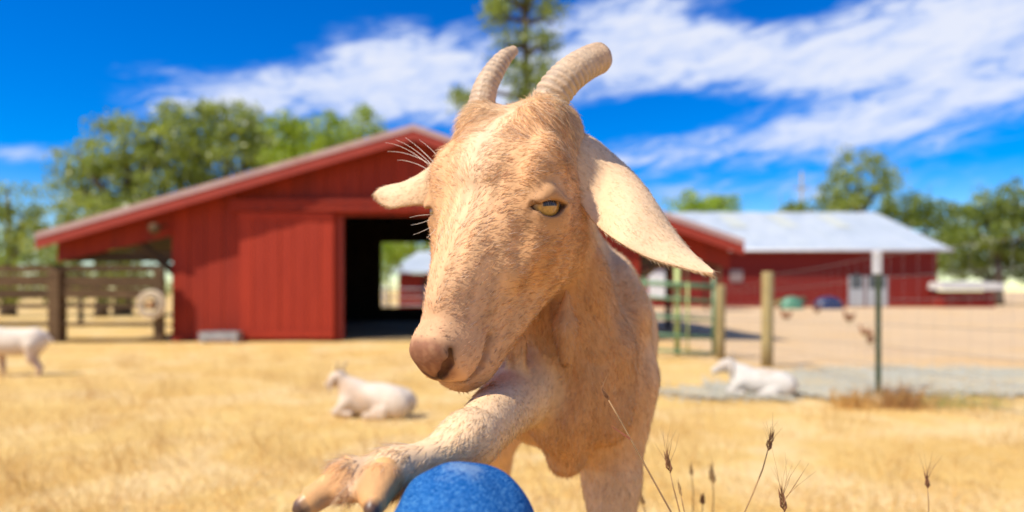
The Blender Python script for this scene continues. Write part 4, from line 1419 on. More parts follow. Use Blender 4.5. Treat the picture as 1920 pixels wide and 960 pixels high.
def fur_on(me, P, N, count, weight, length, colour, flow, rad, lift=.4, seed=1, parent=None, name='fur', mat=None, nsp=.32):
    r = np.random.default_rng(seed)
    me.calc_loop_triangles()
    T = np.empty(len(me.loop_triangles) * 3, dtype=np.int32)
    me.loop_triangles.foreach_get('vertices', T)
    T = T.reshape(-1, 3)
    A = np.linalg.norm(np.cross(P[T[:, 1]] - P[T[:, 0]], P[T[:, 2]] - P[T[:, 0]]), axis=1) / 2
    w = A * weight[T].mean(1)
    i = np.searchsorted(np.cumsum(w) / w.sum(), r.uniform(0, 1, count)).clip(0, len(T) - 1)
    a, b = r.uniform(0, 1, (2, count))
    fl = a + b > 1
    a[fl], b[fl] = 1 - a[fl], 1 - b[fl]
    W = np.stack([1 - a - b, a, b], 1)[:, :, None]
    p = (P[T[i]] * W).sum(1)
    n = unit((N[T[i]] * W).sum(1))
    ln = (length[T[i]] * W[:, :, 0]).sum(1) * r.uniform(.55, 1.2, count)
    col = (colour[T[i]] * W).sum(1) * r.uniform(.68, 1.36, (count, 1)) * (1 + r.normal(0, .03, (count, 3)))
    pale = r.uniform(0, 1, count) < .14
    col[pale] = col[pale] * .4 + np.array([.86, .76, .60]) * .6
    f = flow(p)
    f = unit(f - (f * n).sum(1, keepdims=True) * n + r.normal(0, .16, (count, 3)))
    lv = lift if np.isscalar(lift) else (lift[T[i]] * W[:, :, 0]).sum(1)[:, None]
    lf = lv * r.uniform(.4, 1.5, (count, 1))
    s = np.array([0, .33, .67, 1.0])[None, :, None]
    pts = (p - n * .0008)[:, None] + (f[:, None] * s + n[:, None] * lf[:, None] * (s - .62 * s * s)) * ln[:, None, None]
    pts = pts + np.array([0, 0, -.10])[None, None] * ln[:, None, None] * s * s
    rr = (rad(p) * r.uniform(.7, 1.3, count))[:, None] * np.array([1, .9, .65, .12])[None]
    nn = unit(n + r.normal(0, nsp, (count, 3)))
    return hair_object(name, pts, rr, np.clip(col, .005, .95), nn, mat or FUR, parent)


def ear_mesh(upper, lower, bulge, thick, curl, side=1):
    """A leaf of skin between two edges, bowed outwards, with thickness."""
    def res(pts, n):
        pts = np.array([V3(*p) for p in pts])
        s = np.concatenate([[0], np.cumsum(np.linalg.norm(np.diff(pts, axis=0), axis=1))])
        s /= s[-1]
        tt = np.linspace(0, 1, n)
        o = np.stack([np.interp(tt, s, pts[:, k]) for k in range(3)], 1)
        for _ in range(6):
            o[1:-1] = o[1:-1] * .5 + (o[:-2] + o[2:]) * .25
        return o
    nu, nv = 54, 22
    U, L = res(upper, nu), res(lower, nu)
    v = np.linspace(0, 1, nv)
    G = U[:, None] * (1 - v)[None, :, None] + L[:, None] * v[None, :, None]
    du = np.gradient(G, axis=0)
    dv = np.gradient(G, axis=1)
    N = unit(np.cross(du, dv).mean(1) + 1e-9)
    N = np.where((N[:, 1] > 0)[:, None], -N, N)
    wd = np.linalg.norm(U - L, axis=1)
    s = np.linspace(0, 1, nu)
    bow = wd[:, None] * bulge * (4 * v * (1 - v))[None] * (1 + curl * np.exp(-s / .18))[:, None]
    ripple = .0016 * np.sin(9 * s + 1)[:, None] * (v * 2 - 1)[None] + .0012 * np.sin(14 * s)[:, None] * np.ones(nv)[None]
    Fr = G + N[:, None] * (bow + ripple)[..., None]
    edge = (4 * v * (1 - v))[None] ** .5
    Bk = Fr - N[:, None] * (thick * (.25 + .75 * edge))[..., None]
    P = np.concatenate([Fr.reshape(-1, 3), Bk.reshape(-1, 3)])
    f = []
    o = nu * nv
    for i in range(nu - 1):
        for j in range(nv - 1):
            a, b, c, d = i * nv + j, (i + 1) * nv + j, (i + 1) * nv + j + 1, i * nv + j + 1
            f.append((a, b, c, d))
            f.append((o + d, o + c, o + b, o + a))
        for j in (0, nv - 1):
            a, b = i * nv + j, (i + 1) * nv + j
            f.append((a, o + a, o + b, b) if j == 0 else (a, b, o + b, o + a))
    me = bpy.data.meshes.new('ear')
    me.from_pydata(P.tolist(), [], f)
    bm = bmesh.new()
    bm.from_mesh(me)
    bmesh.ops.recalc_face_normals(bm, faces=bm.faces)
    bm.to_mesh(me)
    bm.free()
    me.polygons.foreach_set('use_smooth', [True] * len(me.polygons))
    me.update()
    Nv = np.empty(len(P) * 3)
    me.vertices.foreach_get('normal', Nv)
    Pv = np.empty(len(P) * 3)
    me.vertices.foreach_get('co', Pv)
    return me, Pv.reshape(-1, 3), Nv.reshape(-1, 3), U, L


def horn_mesh(path, radii, rings, seed, blunt):
    pts = np.array([V3(*p) for p in path])
    n, m = 110, 30
    s0 = np.concatenate([[0], np.cumsum(np.linalg.norm(np.diff(pts, axis=0), axis=1))])
    s0 /= s0[-1]
    s = np.linspace(0, 1, n)
    C = np.stack([np.interp(s, s0, pts[:, k]) for k in range(3)], 1)
    for _ in range(60):
        C[1:-1] = C[1:-1] * .5 + (C[:-2] + C[2:]) * .25
    rad = np.interp(s, s0, radii)
    ker = np.hanning(15)
    ker /= ker.sum()
    rad = np.convolve(np.pad(rad, 7, mode='edge'), ker, 'valid')
    r = np.random.default_rng(seed)
    ph = np.cumsum(r.uniform(.6, 1.4, n)) / n * rings * 2 * np.pi
    T = unit(np.gradient(C, axis=0))
    A = unit(np.cross(T, np.tile([.2, .9, .1], (n, 1))))
    B = np.cross(T, A)
    ang = np.linspace(0, 2 * np.pi, m, endpoint=False)
    V, K = [], []
    for i in range(n):
        tw = ang + .25 * np.sin(3 * s[i])
        ring = np.sin(ph[i] + .5 * np.sin(tw * 2) + .3 * np.sin(tw * 3 + 1))
        amp = .024 + .014 * np.sin(7 * s[i] + seed)
        rr = rad[i] * (1 + amp * ring + .05 * np.cos(2 * tw) + .015 * np.sin(7 * tw + 9 * s[i]) + r.normal(0, .004, m))
        if i > n - 6:
            rr = rr * math.sqrt(max(0.02, 1 - ((i - (n - 6)) / 5.2) ** 2)) if not blunt else rr * (1 - .16 * ((i - (n - 6)) / 5) ** 2)
        V.append(C[i] + A[i] * (np.cos(ang) * rr)[:, None] + B[i] * (np.sin(ang) * rr)[:, None])
        K.append(ring * .5 + .5)
    V = np.array(V)
    f = [(i * m + j, i * m + (j + 1) % m, (i + 1) * m + (j + 1) % m, (i + 1) * m + j) for i in range(n - 1) for j in range(m)]
    P = V.reshape(-1, 3)
    tip = C[-1] + T[-1] * (rad[-1] * (.08 if blunt else .3))
    P = np.concatenate([P, tip[None]])
    f += [((n - 1) * m + j, (n - 1) * m + (j + 1) % m, n * m) for j in range(m)]
    me = bpy.data.meshes.new('horn')
    me.from_pydata(P.tolist(), [], f)
    me.polygons.foreach_set('use_smooth', [True] * len(f))
    me.update()
    k = np.concatenate([np.array(K).ravel(), [.5]])
    ss = np.concatenate([np.repeat(s, m), [1.0]])
    c = np.tile([.62, .43, .265], (len(P), 1))
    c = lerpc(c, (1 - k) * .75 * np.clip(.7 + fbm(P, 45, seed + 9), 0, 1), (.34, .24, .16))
    c = lerpc(c, .5 * np.clip(fbm(P, 160, seed) + .2, 0, 1), (.62, .46, .30))
    c = lerpc(c, .6 * np.clip(fbm(P, 90, seed + 5), 0, 1) * (1 - ss), (.34, .29, .25))
    c = lerpc(c, np.clip((ss - .75) / .25, 0, 1) * .5, (.58, .36, .19))
    vcol(me, c)
    return me


def eye_mesh(mirror):
    bm = bmesh.new()
    bmesh.ops.create_uvsphere(bm, u_segments=40, v_segments=28, radius=EYE_R)
    me = bpy.data.meshes.new('eye')
    bm.to_mesh(me)
    bm.free()
    me.polygons.foreach_set('use_smooth', [True] * len(me.polygons))
    sg = np.array([1, 1, -1.0 if mirror else 1.0])
    X, Y, Z = HRm @ (EYE_H * sg), HRm @ (EYE_V * sg), HRm @ (EYE_O * sg)
    gaze = unit((Z + np.array([0, -.04, .12]))[None])[0]
    X = unit((X - gaze * (X @ gaze))[None])[0]
    Y = np.cross(gaze, X)
    M = Matrix(((X[0], Y[0], gaze[0], 0), (X[1], Y[1], gaze[1], 0), (X[2], Y[2], gaze[2], 0), (0, 0, 0, 1)))
    c = hw(*(EYE_C * sg * np.array([1, 1, SLIM])))
    return me, Matrix.Translation(Vector(c)) @ M


def eye_mat():
    def b(nt, p):
        sep = nd(nt, 'ShaderNodeSeparateXYZ', Vector=objco(nt))
        x = mth(nt, 'DIVIDE', sep.outputs[0], EYE_R)
        y = mth(nt, 'DIVIDE', sep.outputs[1], EYE_R)
        z = mth(nt, 'DIVIDE', sep.outputs[2], EYE_R)
        rr = mth(nt, 'SQRT', mth(nt, 'ADD', mth(nt, 'MULTIPLY', x, x), mth(nt, 'MULTIPLY', y, y)))
        rr = mth(nt, 'ADD', rr, mth(nt, 'MULTIPLY', mth(nt, 'LESS_THAN', z, 0.0), 2.0))
        n = nd(nt, 'ShaderNodeTexNoise', Vector=nd(nt, 'ShaderNodeMapping', Vector=objco(nt), Scale=(1, 1, 1)).outputs[0], Scale=420.0, Detail=3.0)
        iris = ramp(nt, n.outputs[0], [(.3, (.40, .19, .03)), (.7, (.62, .34, .07))])
        col = mixc(nt, ramp(nt, rr, [(.62, 0.0), (.80, 1.0)]), iris, (.11, .05, .025))
        pu = mth(nt, 'MAXIMUM', mth(nt, 'DIVIDE', mth(nt, 'ABSOLUTE', y), .15), mth(nt, 'DIVIDE', mth(nt, 'ABSOLUTE', x), .46))
        col = mixc(nt, ramp(nt, pu, [(.85, 1.0), (1.0, 0.0)]), col, (.006, .005, .006))
        nt.links.new(col, p.inputs['Base Color'])
        p.inputs['Coat Weight'].default_value = .5
        p.inputs['Coat Roughness'].default_value = .03
    return principled('goat_eye', b, rough=.35)


def hoof_mesh(a, b, r0, r1, flat=.85):
    """Claw: a blunt tapering horn, flatter on the inner face, dark at the tip."""
    a, b = np.asarray(a), np.asarray(b)
    T = unit((b - a)[None])[0]
    A = unit(np.cross(T, [0.1, .2, 1.0])[None])[0]
    B = np.cross(T, A)
    n, m = 14, 18
    P, C = [], []
    for i in range(n):
        t = i / (n - 1)
        rr = (r0 + (r1 - r0) * t) * (1 if t < .82 else math.sqrt(max(.02, 1 - ((t - .82) / .2) ** 2)))
        c = a + (b - a) * t
        for j in range(m):
            g = 2 * math.pi * j / m
            P.append(c + A * math.cos(g) * rr * flat + B * math.sin(g) * rr * (1 + .03 * math.sin(i * 2.2)))
            w = min(1, max(0, (t - .80) / .10))
            C.append(np.array([.80, .42, .15]) * (1 + .10 * math.sin(j * 2.1)) * (1 - w) + np.array([.12, .06, .035]) * w)
    P.append(b)
    C.append(np.array([.08, .04, .03]))
    f = [(i * m + j, i * m + (j + 1) % m, (i + 1) * m + (j + 1) % m, (i + 1) * m + j) for i in range(n - 1) for j in range(m)]
    f += [((n - 1) * m + j, (n - 1) * m + (j + 1) % m, n * m) for j in range(m)]
    me = bpy.data.meshes.new('hoof')
    me.from_pydata([tuple(p) for p in P], [], f)
    bm = bmesh.new()
    bm.from_mesh(me)
    bmesh.ops.recalc_face_normals(bm, faces=bm.faces)
    bm.to_mesh(me)
    bm.free()
    me.polygons.foreach_set('use_smooth', [True] * len(me.polygons))
    vcol(me, np.array(C))
    return me


GOATS = 'goats in the paddock'


def build_main_goat():
    g = empty('goat', (.11, 1.1, 0), 'tan horned goat in front, resting one hoof on the blue jeans knee', 'goat', GOATS)

    def refine(P):
        q = (P - HP) @ HRm
        q[:, 2] = np.abs(q[:, 2])
        m = np.linalg.norm(q - EYE_C, axis=1) < .036
        m |= (q[:, 0] > .215) & (q[:, 1] < .03) & (q[:, 0] < .32)
        return m
    me, P, N = field_mesh(goat_field, (-.16, .42, -.01), (.32, 1.54, .94), .003, refine=refine)
    me.name = 'body'
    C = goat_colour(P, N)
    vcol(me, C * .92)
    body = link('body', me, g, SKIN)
    # coat
    q = (P - HP) @ HRm
    t = q[:, 0]
    hd = (t > -.03) & (head_field(P) < .005)
    legr = (np.minimum(cap(P, LEG_R['E'], LEG_R['C'], 0, 0), cap(P, LEG_R['C'], LEG_R['F'], 0, 0)) < .06) & (P[:, 1] < .8)
    toe = np.minimum(*[cap(P, tl[0], tl[2], 0, 0) for tl in TOES]) < .035
    w = np.where(hd, 1.0, np.where(legr | toe, .9, np.where(P[:, 1] < .97, .65, .14)))
    L = np.where(hd, .0105, np.where(legr, .0090, .0105))
    L = np.where(hd & (t < .09), .0085 + .0095 * np.clip((.09 - t) / .06, 0, 1) * np.clip((q[:, 1] - .0) / .03, 0, 1), L)
    L = np.where(hd & (t > .2), .0085, L)
    L = np.where(hd & (t > .262), .0060, L)
    eq = q.copy()
    eq[:, 2] = np.abs(eq[:, 2]) / SLIM
    de = np.linalg.norm(eq - (EYE_C + EYE_O * .014), axis=1)
    L = np.where(hd & (de < .028), .0045, L)
    L = np.where(toe, .015, L)
    pad = hd & (t > .281) & (q[:, 1] > -.020) & (eq[:, 2] < .024)
    w = np.where(pad, .25, w)
    dmm = chain(eq, MOUTH, [0] * 6, .002)
    L = np.where(hd & (dmm < .005), .0028, L)
    w = np.where(hd & ((dmm < .0022) | (chain(eq, NOSTRIL, [0] * 4, .001) < .0055)), 0, w)
    L = np.where(pad, .0015, L)
    w = np.where(hd & (eye_open(eq) < .0012) & (de < .03), 0, w)
    c0 = EYE_C + EYE_O * .0180 - EYE_H * .0185
    w = np.where(hd & (cap(eq, c0, c0 + np.array([.022, -.005, -.010]), 0, 0) < .0035), 0, w)
    for tl in TOES:
        w = np.where(cap(P, tl[2], tl[2] - unit((tl[2] - tl[1])[None])[0] * .016, 0, 0) < .0165, 0, w)
    body_fur = fur_on(me, P, N, 260000, w, L, C, goat_flow, lambda p: np.where(p[:, 1] < .68, .00018, .00014) + 0 * np.where(p[:, 1] < .84, .00019, 0.00020), np.where(toe, .05, .12), 3, body)
    body_fur['kind'] = 'stuff'
    # ears
    up1 = [(1030, 262, .700), (1062, 240, .745), (1096, 248, .775), (1130, 274, .785), (1168, 307, .768), (1207, 350, .735), (1247, 402, .700), (1280, 448, .672), (1309, 484, .642), (1331, 503, .620), (1337, 511, .614)]
    lo1 = [(1040, 330, .685), (1070, 362, .690), (1096, 390, .684), (1116, 412, .672), (1138, 434, .652), (1167, 459, .633), (1206, 481, .627), (1250, 494, .621), (1292, 505, .617), (1325, 513, .614), (1337, 512, .613)]
    up2 = [(850, 300, .720), (824, 292, .735), (806, 312, .748), (784, 331, .758), (757, 339, .765), (730, 343, .768), (711, 352, .768), (703, 366, .768)]
    lo2 = [(850, 396, .705), (824, 392, .715), (808, 386, .725), (786, 381, .735), (760, 387, .745), (735, 391, .752), (714, 383, .760), (703, 368, .768)]
    def eflow(U, Lw):
        d = unit((U[-1] + Lw[-1] - U[0] - Lw[0])[None])
        return lambda p: np.repeat(d, len(p), 0) + .25 * np.stack([fbm(p, 60, s) for s in range(3)], 1)
    for (u_, l_, bul, cu, sd) in ((up1, lo1, .15, .5, 1), (up2, lo2, .16, .4, 2)):
        em, EP, EN, U, Lw = ear_mesh(u_, l_, bul, .006, cu)
        c = np.tile(np.array([.82, .56, .33]), (len(EP), 1)) * (1 + .06 * fbm(EP, 50, 3))[:, None]
        root = np.linalg.norm(EP - (U[0] + Lw[0]) / 2, axis=1)
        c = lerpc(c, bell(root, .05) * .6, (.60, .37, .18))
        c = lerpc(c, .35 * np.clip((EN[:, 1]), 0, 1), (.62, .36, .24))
        vcol(em, c * .95)
        eo = link('ear', em, g, SKIN)
        wt = np.ones(len(EP))
        fo = fur_on(em, EP, EN, 42000 if sd == 1 else 16000, wt, np.full(len(EP), .0065), c, eflow(U, Lw), lambda p: np.full(len(p), .00012), .10, 40 + sd, eo)
        fo['kind'] = 'stuff'
    # horns
    hm = skin_mat('horn', bump=.5, bscale=300, rough=.55, mottle=.35, spec=.4)
    h1 = horn_mesh([(893, 245, .735), (902, 198, .735), (910, 163, .738), (927, 132, .743), (945, 107, .750), (969, 91, .758)], [.0150, .0143, .0129, .0111, .0088, .0045], 17, 2, False)
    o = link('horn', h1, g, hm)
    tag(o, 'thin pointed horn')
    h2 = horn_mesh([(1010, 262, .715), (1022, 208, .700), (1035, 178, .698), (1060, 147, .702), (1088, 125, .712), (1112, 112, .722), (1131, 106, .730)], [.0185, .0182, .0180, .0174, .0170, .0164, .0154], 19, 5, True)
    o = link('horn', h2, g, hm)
    tag(o, 'thick horn with a blunt broken end')
    # eyes
    em = eye_mat()
    for mir in (False, True):
        m, mw = eye_mesh(mir)
        o = bpy.data.objects.new('eye', m)
        m.materials.append(em)
        COL.objects.link(o)
        o.parent = g
        o.matrix_parent_inverse = wmat(g).inverted()
        o.matrix_basis = mw
    # claws on the raised foot and on the standing feet
    hoof_m = skin_mat('hoof_horn', bump=.3, bscale=200, rough=.45, mottle=.3, spec=.5)
    for tl in TOES:
        d = unit((tl[2] - tl[1])[None])[0]
        link('hoof', hoof_mesh(tl[2] - d * .032, tl[2] + d * .015, .0136, .0062), g, hoof_m)
    for (x, y) in ((.126, .825), (.106 - .143, 1.355), (.191, 1.355)):
        for sx in (-1, 1):
            link('hoof', hoof_mesh((x + sx * .011, y + .012, .034), (x + sx * .012, y - .030, .006), .013, .009), g, hoof_m)
    # lashes and long pale feelers
    r = np.random.default_rng(9)
    pts, rad, col = [], [], []
    for i in range(11):
        x = -0.60 + 1.20 * i / 10
        base = EYE_C + EYE_H * .0175 * x + EYE_V * (.0050 * (1 - x * x) + .0006) + EYE_O * (.0198 - .003 * x * x)
        dr = EYE_O * .45 - EYE_V * .75 + EYE_H * .18 * x
        p = [hw(*((base + (dr + EYE_V * -.3 * s) * s * .0058) * np.array([1, 1, SLIM]))) for s in (0, .35, .7, 1)]
        pts.append(p)
        rad.append([.00016, .00015, .00012, .00004])
        col.append((.16, .10, .07) if i % 3 else (.40, .30, .22))
    lash = hair_object('eyelashes', np.array(pts), np.array(rad), np.array(col), np.tile([0, -1., 0], (len(pts), 1)), hair_mat('lash', .1, False), g)
    pts, rad = [], []
    def feeler(root, end, sag):
        if root[0] < 850:
            root = (root[0] + 22, root[1], root[2])     # rooted in the skin of the far brow
        a, b = V3(*root), V3(*end)
        m = (a + b) / 2 + np.array([0, 0, sag])
        pts.append([a * (1 - s) ** 2 + 2 * m * s * (1 - s) + b * s * s for s in np.linspace(0, 1, 7)])
        rad.append(np.linspace(.00032, .00010, 7))
    for e_ in [((795, 322, .715), (722, 267, .73), .012), ((796, 318, .715), (742, 262, .73), .008), ((798, 312, .71), (760, 258, .73), .004), ((800, 318, .712), (727, 284, .73), .010),
               ((805, 300, .71), (786, 262, .72), .003), ((792, 326, .716), (745, 300, .73), .007), ((806, 400, .69), (770, 422, .69), -.004), ((808, 412, .69), (775, 440, .69), -.003), ((808, 405, .69), (768, 408, .69), .004),
               ((806, 416, .68), (800, 446, .68), -.002), ((1000, 300, .655), (1028, 352, .640), .004)]:
        feeler(*e_)
    hair_object('whiskers', np.array(pts), np.array(rad), np.tile([.86, .78, .66], (len(pts), 1)), np.tile([0, -1., 0], (len(pts), 1)), hair_mat('whisker', .3, False), g)


build_main_goat()


# ------------------------------------------------------------------ the other goats
def small_goat(name, label, loc, rz, size, pose, seed, white, tint, hturn=0.0):
    """A small goat in its own frame: x forwards, z up, the ground at 0."""
    r = np.random.default_rng(seed)
    c, s = math.cos(hturn), math.sin(hturn)
    if pose == 'lying':
        hb = np.array([.28, 0, .285])
    else:
        hb = np.array([.36, 0, .66])
    fw = np.array([c, s, -.48])
    fw /= np.linalg.norm(fw)
    side = np.array([-s, c, 0])
    muz = hb + fw * .155

    def field(P):
        if pose == 'lying':
            d = ell(P, (-.02, 0, .125), (.27, .125, .125))
            for sg in (-1, 1):
                d = smin(d, ell(P, (-.17, sg * .075, .105), (.13, .065, .105)), .04)
                d = smin(d, chain(P, [(-.12, sg * .12, .06), (.0, sg * .15, .028), (-.13, sg * .155, .025)], [.05, .026, .02], .02), .02)
                d = smin(d, chain(P, [(.17, sg * .075, .12), (.27, sg * .08, .035), (.15, sg * .095, .025)], [.05, .028, .02], .02), .02)
            d = smin(d, ell(P, (.16, 0, .15), (.11, .10, .125)), .05)
            d = smin(d, cap(P, (.18, 0, .19), hb + np.array([-.01, 0, -.01]), .075, .048), .04)
            d = smin(d, cap(P, (-.27, 0, .17), (-.31, 0, .10), .022, .012), .02)
        else:
            d = ell(P, (0, 0, .45), (.31, .125, .145))
            d = smin(d, ell(P, (.17, 0, .46), (.13, .105, .145)), .05)
            d = smin(d, ell(P, (-.2, 0, .47), (.12, .11, .13)), .05)
            d = smin(d, cap(P, (.2, 0, .50), hb + np.array([-.01, 0, -.01]), .08, .05), .05)
            for sg in (-1, 1):
                k = .03 if sg > 0 else -.03
                d = smin(d, chain(P, [(.17, sg * .07, .40), (.18 + k, sg * .07, .21), (.17 + k, sg * .07, .03)], [.05, .026, .018], .02), .03)
                d = smin(d, chain(P, [(-.2, sg * .07, .42), (-.17 - k, sg * .07, .28), (-.25 - k, sg * .07, .17), (-.22 - k, sg * .07, .03)], [.07, .042, .022, .018], .02), .03)
            d = smin(d, cap(P, (-.30, 0, .54), (-.37, 0, .45), .022, .012), .02)
        # head
        d = smin(d, cap(P, hb, hb + fw * .06, .050, .048), .03)
        d = smin(d, cap(P, hb + fw * .05, muz, .046, .026), .03)
        d = smin(d, cap(P, hb + fw * .03 + np.array([0, 0, -.03]), muz + np.array([0, 0, -.012]), .03, .018), .02)
        return d
    lo, hi = (-.45, -.24, -.005), (.62, .24, .80 if pose != 'lying' else .45)
    me, P, N = field_mesh(field, lo, hi, .009)
    for i in range(3):
        P[:, i] += .003 * fbm(P, 30, seed + i)
    C = np.tile(np.array(white, float), (len(P), 1)) * (1 + .06 * fbm(P, 14, seed))[:, None]
    dh = np.linalg.norm(P - (hb + fw * .08), axis=1)
    C = lerpc(C, bell(dh, .075) * .75, tint)
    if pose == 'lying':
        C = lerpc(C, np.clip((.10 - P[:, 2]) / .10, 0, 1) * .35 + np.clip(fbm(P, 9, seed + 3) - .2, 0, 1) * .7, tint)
    else:
        C = lerpc(C, np.clip((.45 - P[:, 2]) / .2, 0, 1) * .85, tint)
    vcol(me, C)
    M = Matrix.Translation(loc) @ Matrix.Rotation(rz, 4, 'Z') @ Matrix.Diagonal((size, size, size, 1))
    me.transform(M)
    me.name = 'body'
    g = empty(name, loc, label, 'goat', GOATS)
    link('body', me, g, PELT)
    tw = lambda p: M @ Vector(p)
    for sg in (-1, 1):
        a = hb + side * sg * .04 + np.array([0, 0, .012])
        b = a + side * sg * .05 + np.array([0, 0, -.05]) - fw * .01
        e = a + side * sg * .055 + np.array([0, 0, -.125]) - fw * .01
        E = MB()
        n = 9
        vs = []
        for i in range(n):
            t = i / (n - 1)
            p = a * (1 - t) ** 2 + 2 * b * t * (1 - t) + e * t * t
            w = .026 * math.sin(math.pi * (.12 + .86 * t)) ** .7 + .002
            for (dw, dn) in ((-w, 0), (0, .007), (w, 0), (0, -.004)):
                vs.append(tw(p + fw * dw + side * sg * dn))
        fs = [(i * 4 + j, i * 4 + (j + 1) % 4, (i + 1) * 4 + (j + 1) % 4, (i + 1) * 4 + j) for i in range(n - 1) for j in range(4)]
        fs += [(3, 2, 1, 0), tuple((n - 1) * 4 + j for j in range(4))]
        em = E.add(vs, fs).build('ear', PELT, g, True)
        vcol(em.data, np.tile(np.array(tint) * .5 + np.array(white) * .5, (len(vs), 1)))
        hp = [hb + side * sg * .022 + np.array([0, 0, .04]), hb + side * sg * .03 + np.array([0, 0, .075]) - fw * .02, hb + side * sg * .04 + np.array([0, 0, .095]) - fw * .055]
        H = MB().tube([tw(p) for p in hp], [.011 * size, .008 * size, .003 * size], 8).build('horn', skinh, g, True)
        vcol(H.data, np.tile([.42, .32, .22], (len(H.data.vertices), 1)))
        ep = hb + fw * .055 + side * sg * .040 + np.array([0, 0, .012])
        bm = bmesh.new()
        bmesh.ops.create_icosphere(bm, subdivisions=1, radius=.009 * size, matrix=Matrix.Translation(tw(ep)))
        m2 = bpy.data.meshes.new('eye')
        bm.to_mesh(m2)
        bm.free()
        link('eye', m2, g, DARK_EYE)
    if pose != 'lying':
        for sx in (.20, .14, -.25, -.19):
            sg = 1 if sx in (.20, -.25) else -1
            p = (sx, sg * .07, .012)
            H = MB().tube([tw((p[0], p[1], .04)), tw((p[0] + .012, p[1], 0.0))], [.02 * size, .023 * size], 8).build('hoof', skinh, g, True)
            vcol(H.data, np.tile([.16, .11, .08], (len(H.data.vertices), 1)))
    return g


skinh = skin_mat('small_horn', rough=.5)
DARK_EYE = principled('dark_eye', None, (.02, .012, .008), .15)
WHITEC, BUFF = (.68, .56, .43), (.45, .27, .15)
pg = on_ground(690, 783)
small_goat('goat', 'cream white goat lying in the dry grass left of the goat standing in front', (pg.x + .02, pg.y + .09, pg.z - .01), R(180 - 12), .80, 'lying', 3, WHITEC, BUFF, -.5)
pg = on_ground(1432, 742)
small_goat('goat', 'white goat lying beside the gravel in front of the wooden fence post', (pg.x + .01, pg.y + .08, pg.z - .01), R(180 - 22), .80, 'lying', 5, (.62, .57, .49), (.50, .38, .27), .25)
pg = on_ground(25, 706)
small_goat('goat', 'pinkish cream goat standing at the left edge in front of the board fence', (pg.x - .10, pg.y + .15, pg.z - .10), R(180 + 8), .92, 'standing', 8, (.76, .64, .50), (.58, .38, .25), .1)


# ------------------------------------------------------------------ hens
def hen(name, label, loc, rz, sz):
    M = Matrix.Translation(loc) @ Matrix.Rotation(rz, 4, 'Z') @ Matrix.Diagonal((sz, sz, sz, 1))

    def f(P):
        d = ell(P, (0, 0, .20), (.15, .09, .10))
        d = smin(d, cap(P, (-.10, 0, .23), (-.20, 0, .33), .06, .02), .05)
        d = smin(d, cap(P, (.09, 0, .24), (.15, 0, .36), .055, .034), .05)
        d = smin(d, np.linalg.norm(P - [.16, 0, .385], axis=1) - .036, .02)
        return d
    me, P, N = field_mesh(f, (-.26, -.12, .06), (.24, .12, .46), .012)
    vcol(me, np.tile([.24, .11, .05], (len(P), 1)) * (1 + .2 * fbm(P, 25, 4))[:, None])
    me.transform(M)
    me.name = 'body'
    h = empty(name, loc, label, 'hen', 'brown hens in the yard')
    link('body', me, h, PELT)
    red = principled('comb_red' if 'comb_red' not in bpy.data.materials else 'comb_red', None, (.45, .03, .02), .5)
    MB().hexa([M @ Vector(p) for p in [(.13, -.006, .415), (.19, -.006, .41), (.19, .006, .41), (.13, .006, .415)]], [M @ Vector(p) for p in [(.13, -.004, .44), (.18, -.004, .455), (.18, .004, .455), (.13, .004, .44)]]).build('comb', red, h)
    MB().tube([M @ Vector((.19, 0, .385)), M @ Vector((.225, 0, .375))], [.012 * sz, .002], 6).build('beak', YELLOW_GREEN, h)
    for sg in (-1, 1):
        MB().tube([M @ Vector((.0, sg * .04, .12)), M @ Vector((.0, sg * .04, .0)), M @ Vector((.05, sg * .04, .0))], .009 * sz, 6).build('leg', YELLOW_GREEN, h)


for i, (px, py, rz, lb) in enumerate([(1474, 603, 2.6, 'brown hen pecking near the overturned green wheelbarrow'), (1532, 590, .4, 'brown hen in front of the blue tarpaulin heap'),
                                      (1592, 608, 3.3, 'brown hen in front of the grey double door of the long shed'), (1632, 650, .9, 'brown hen nearest the white capped steel post'),
                                      (1622, 634, 2.2, 'brown hen just behind the one nearest the steel post')]):
    p = on_ground(px, py)
    hen('hen', lb, p, rz, .85 if py < 620 else .55)


# ------------------------------------------------------------------ the knee the goat leans on
KNEE = np.array([-.0325, .463, .5185])


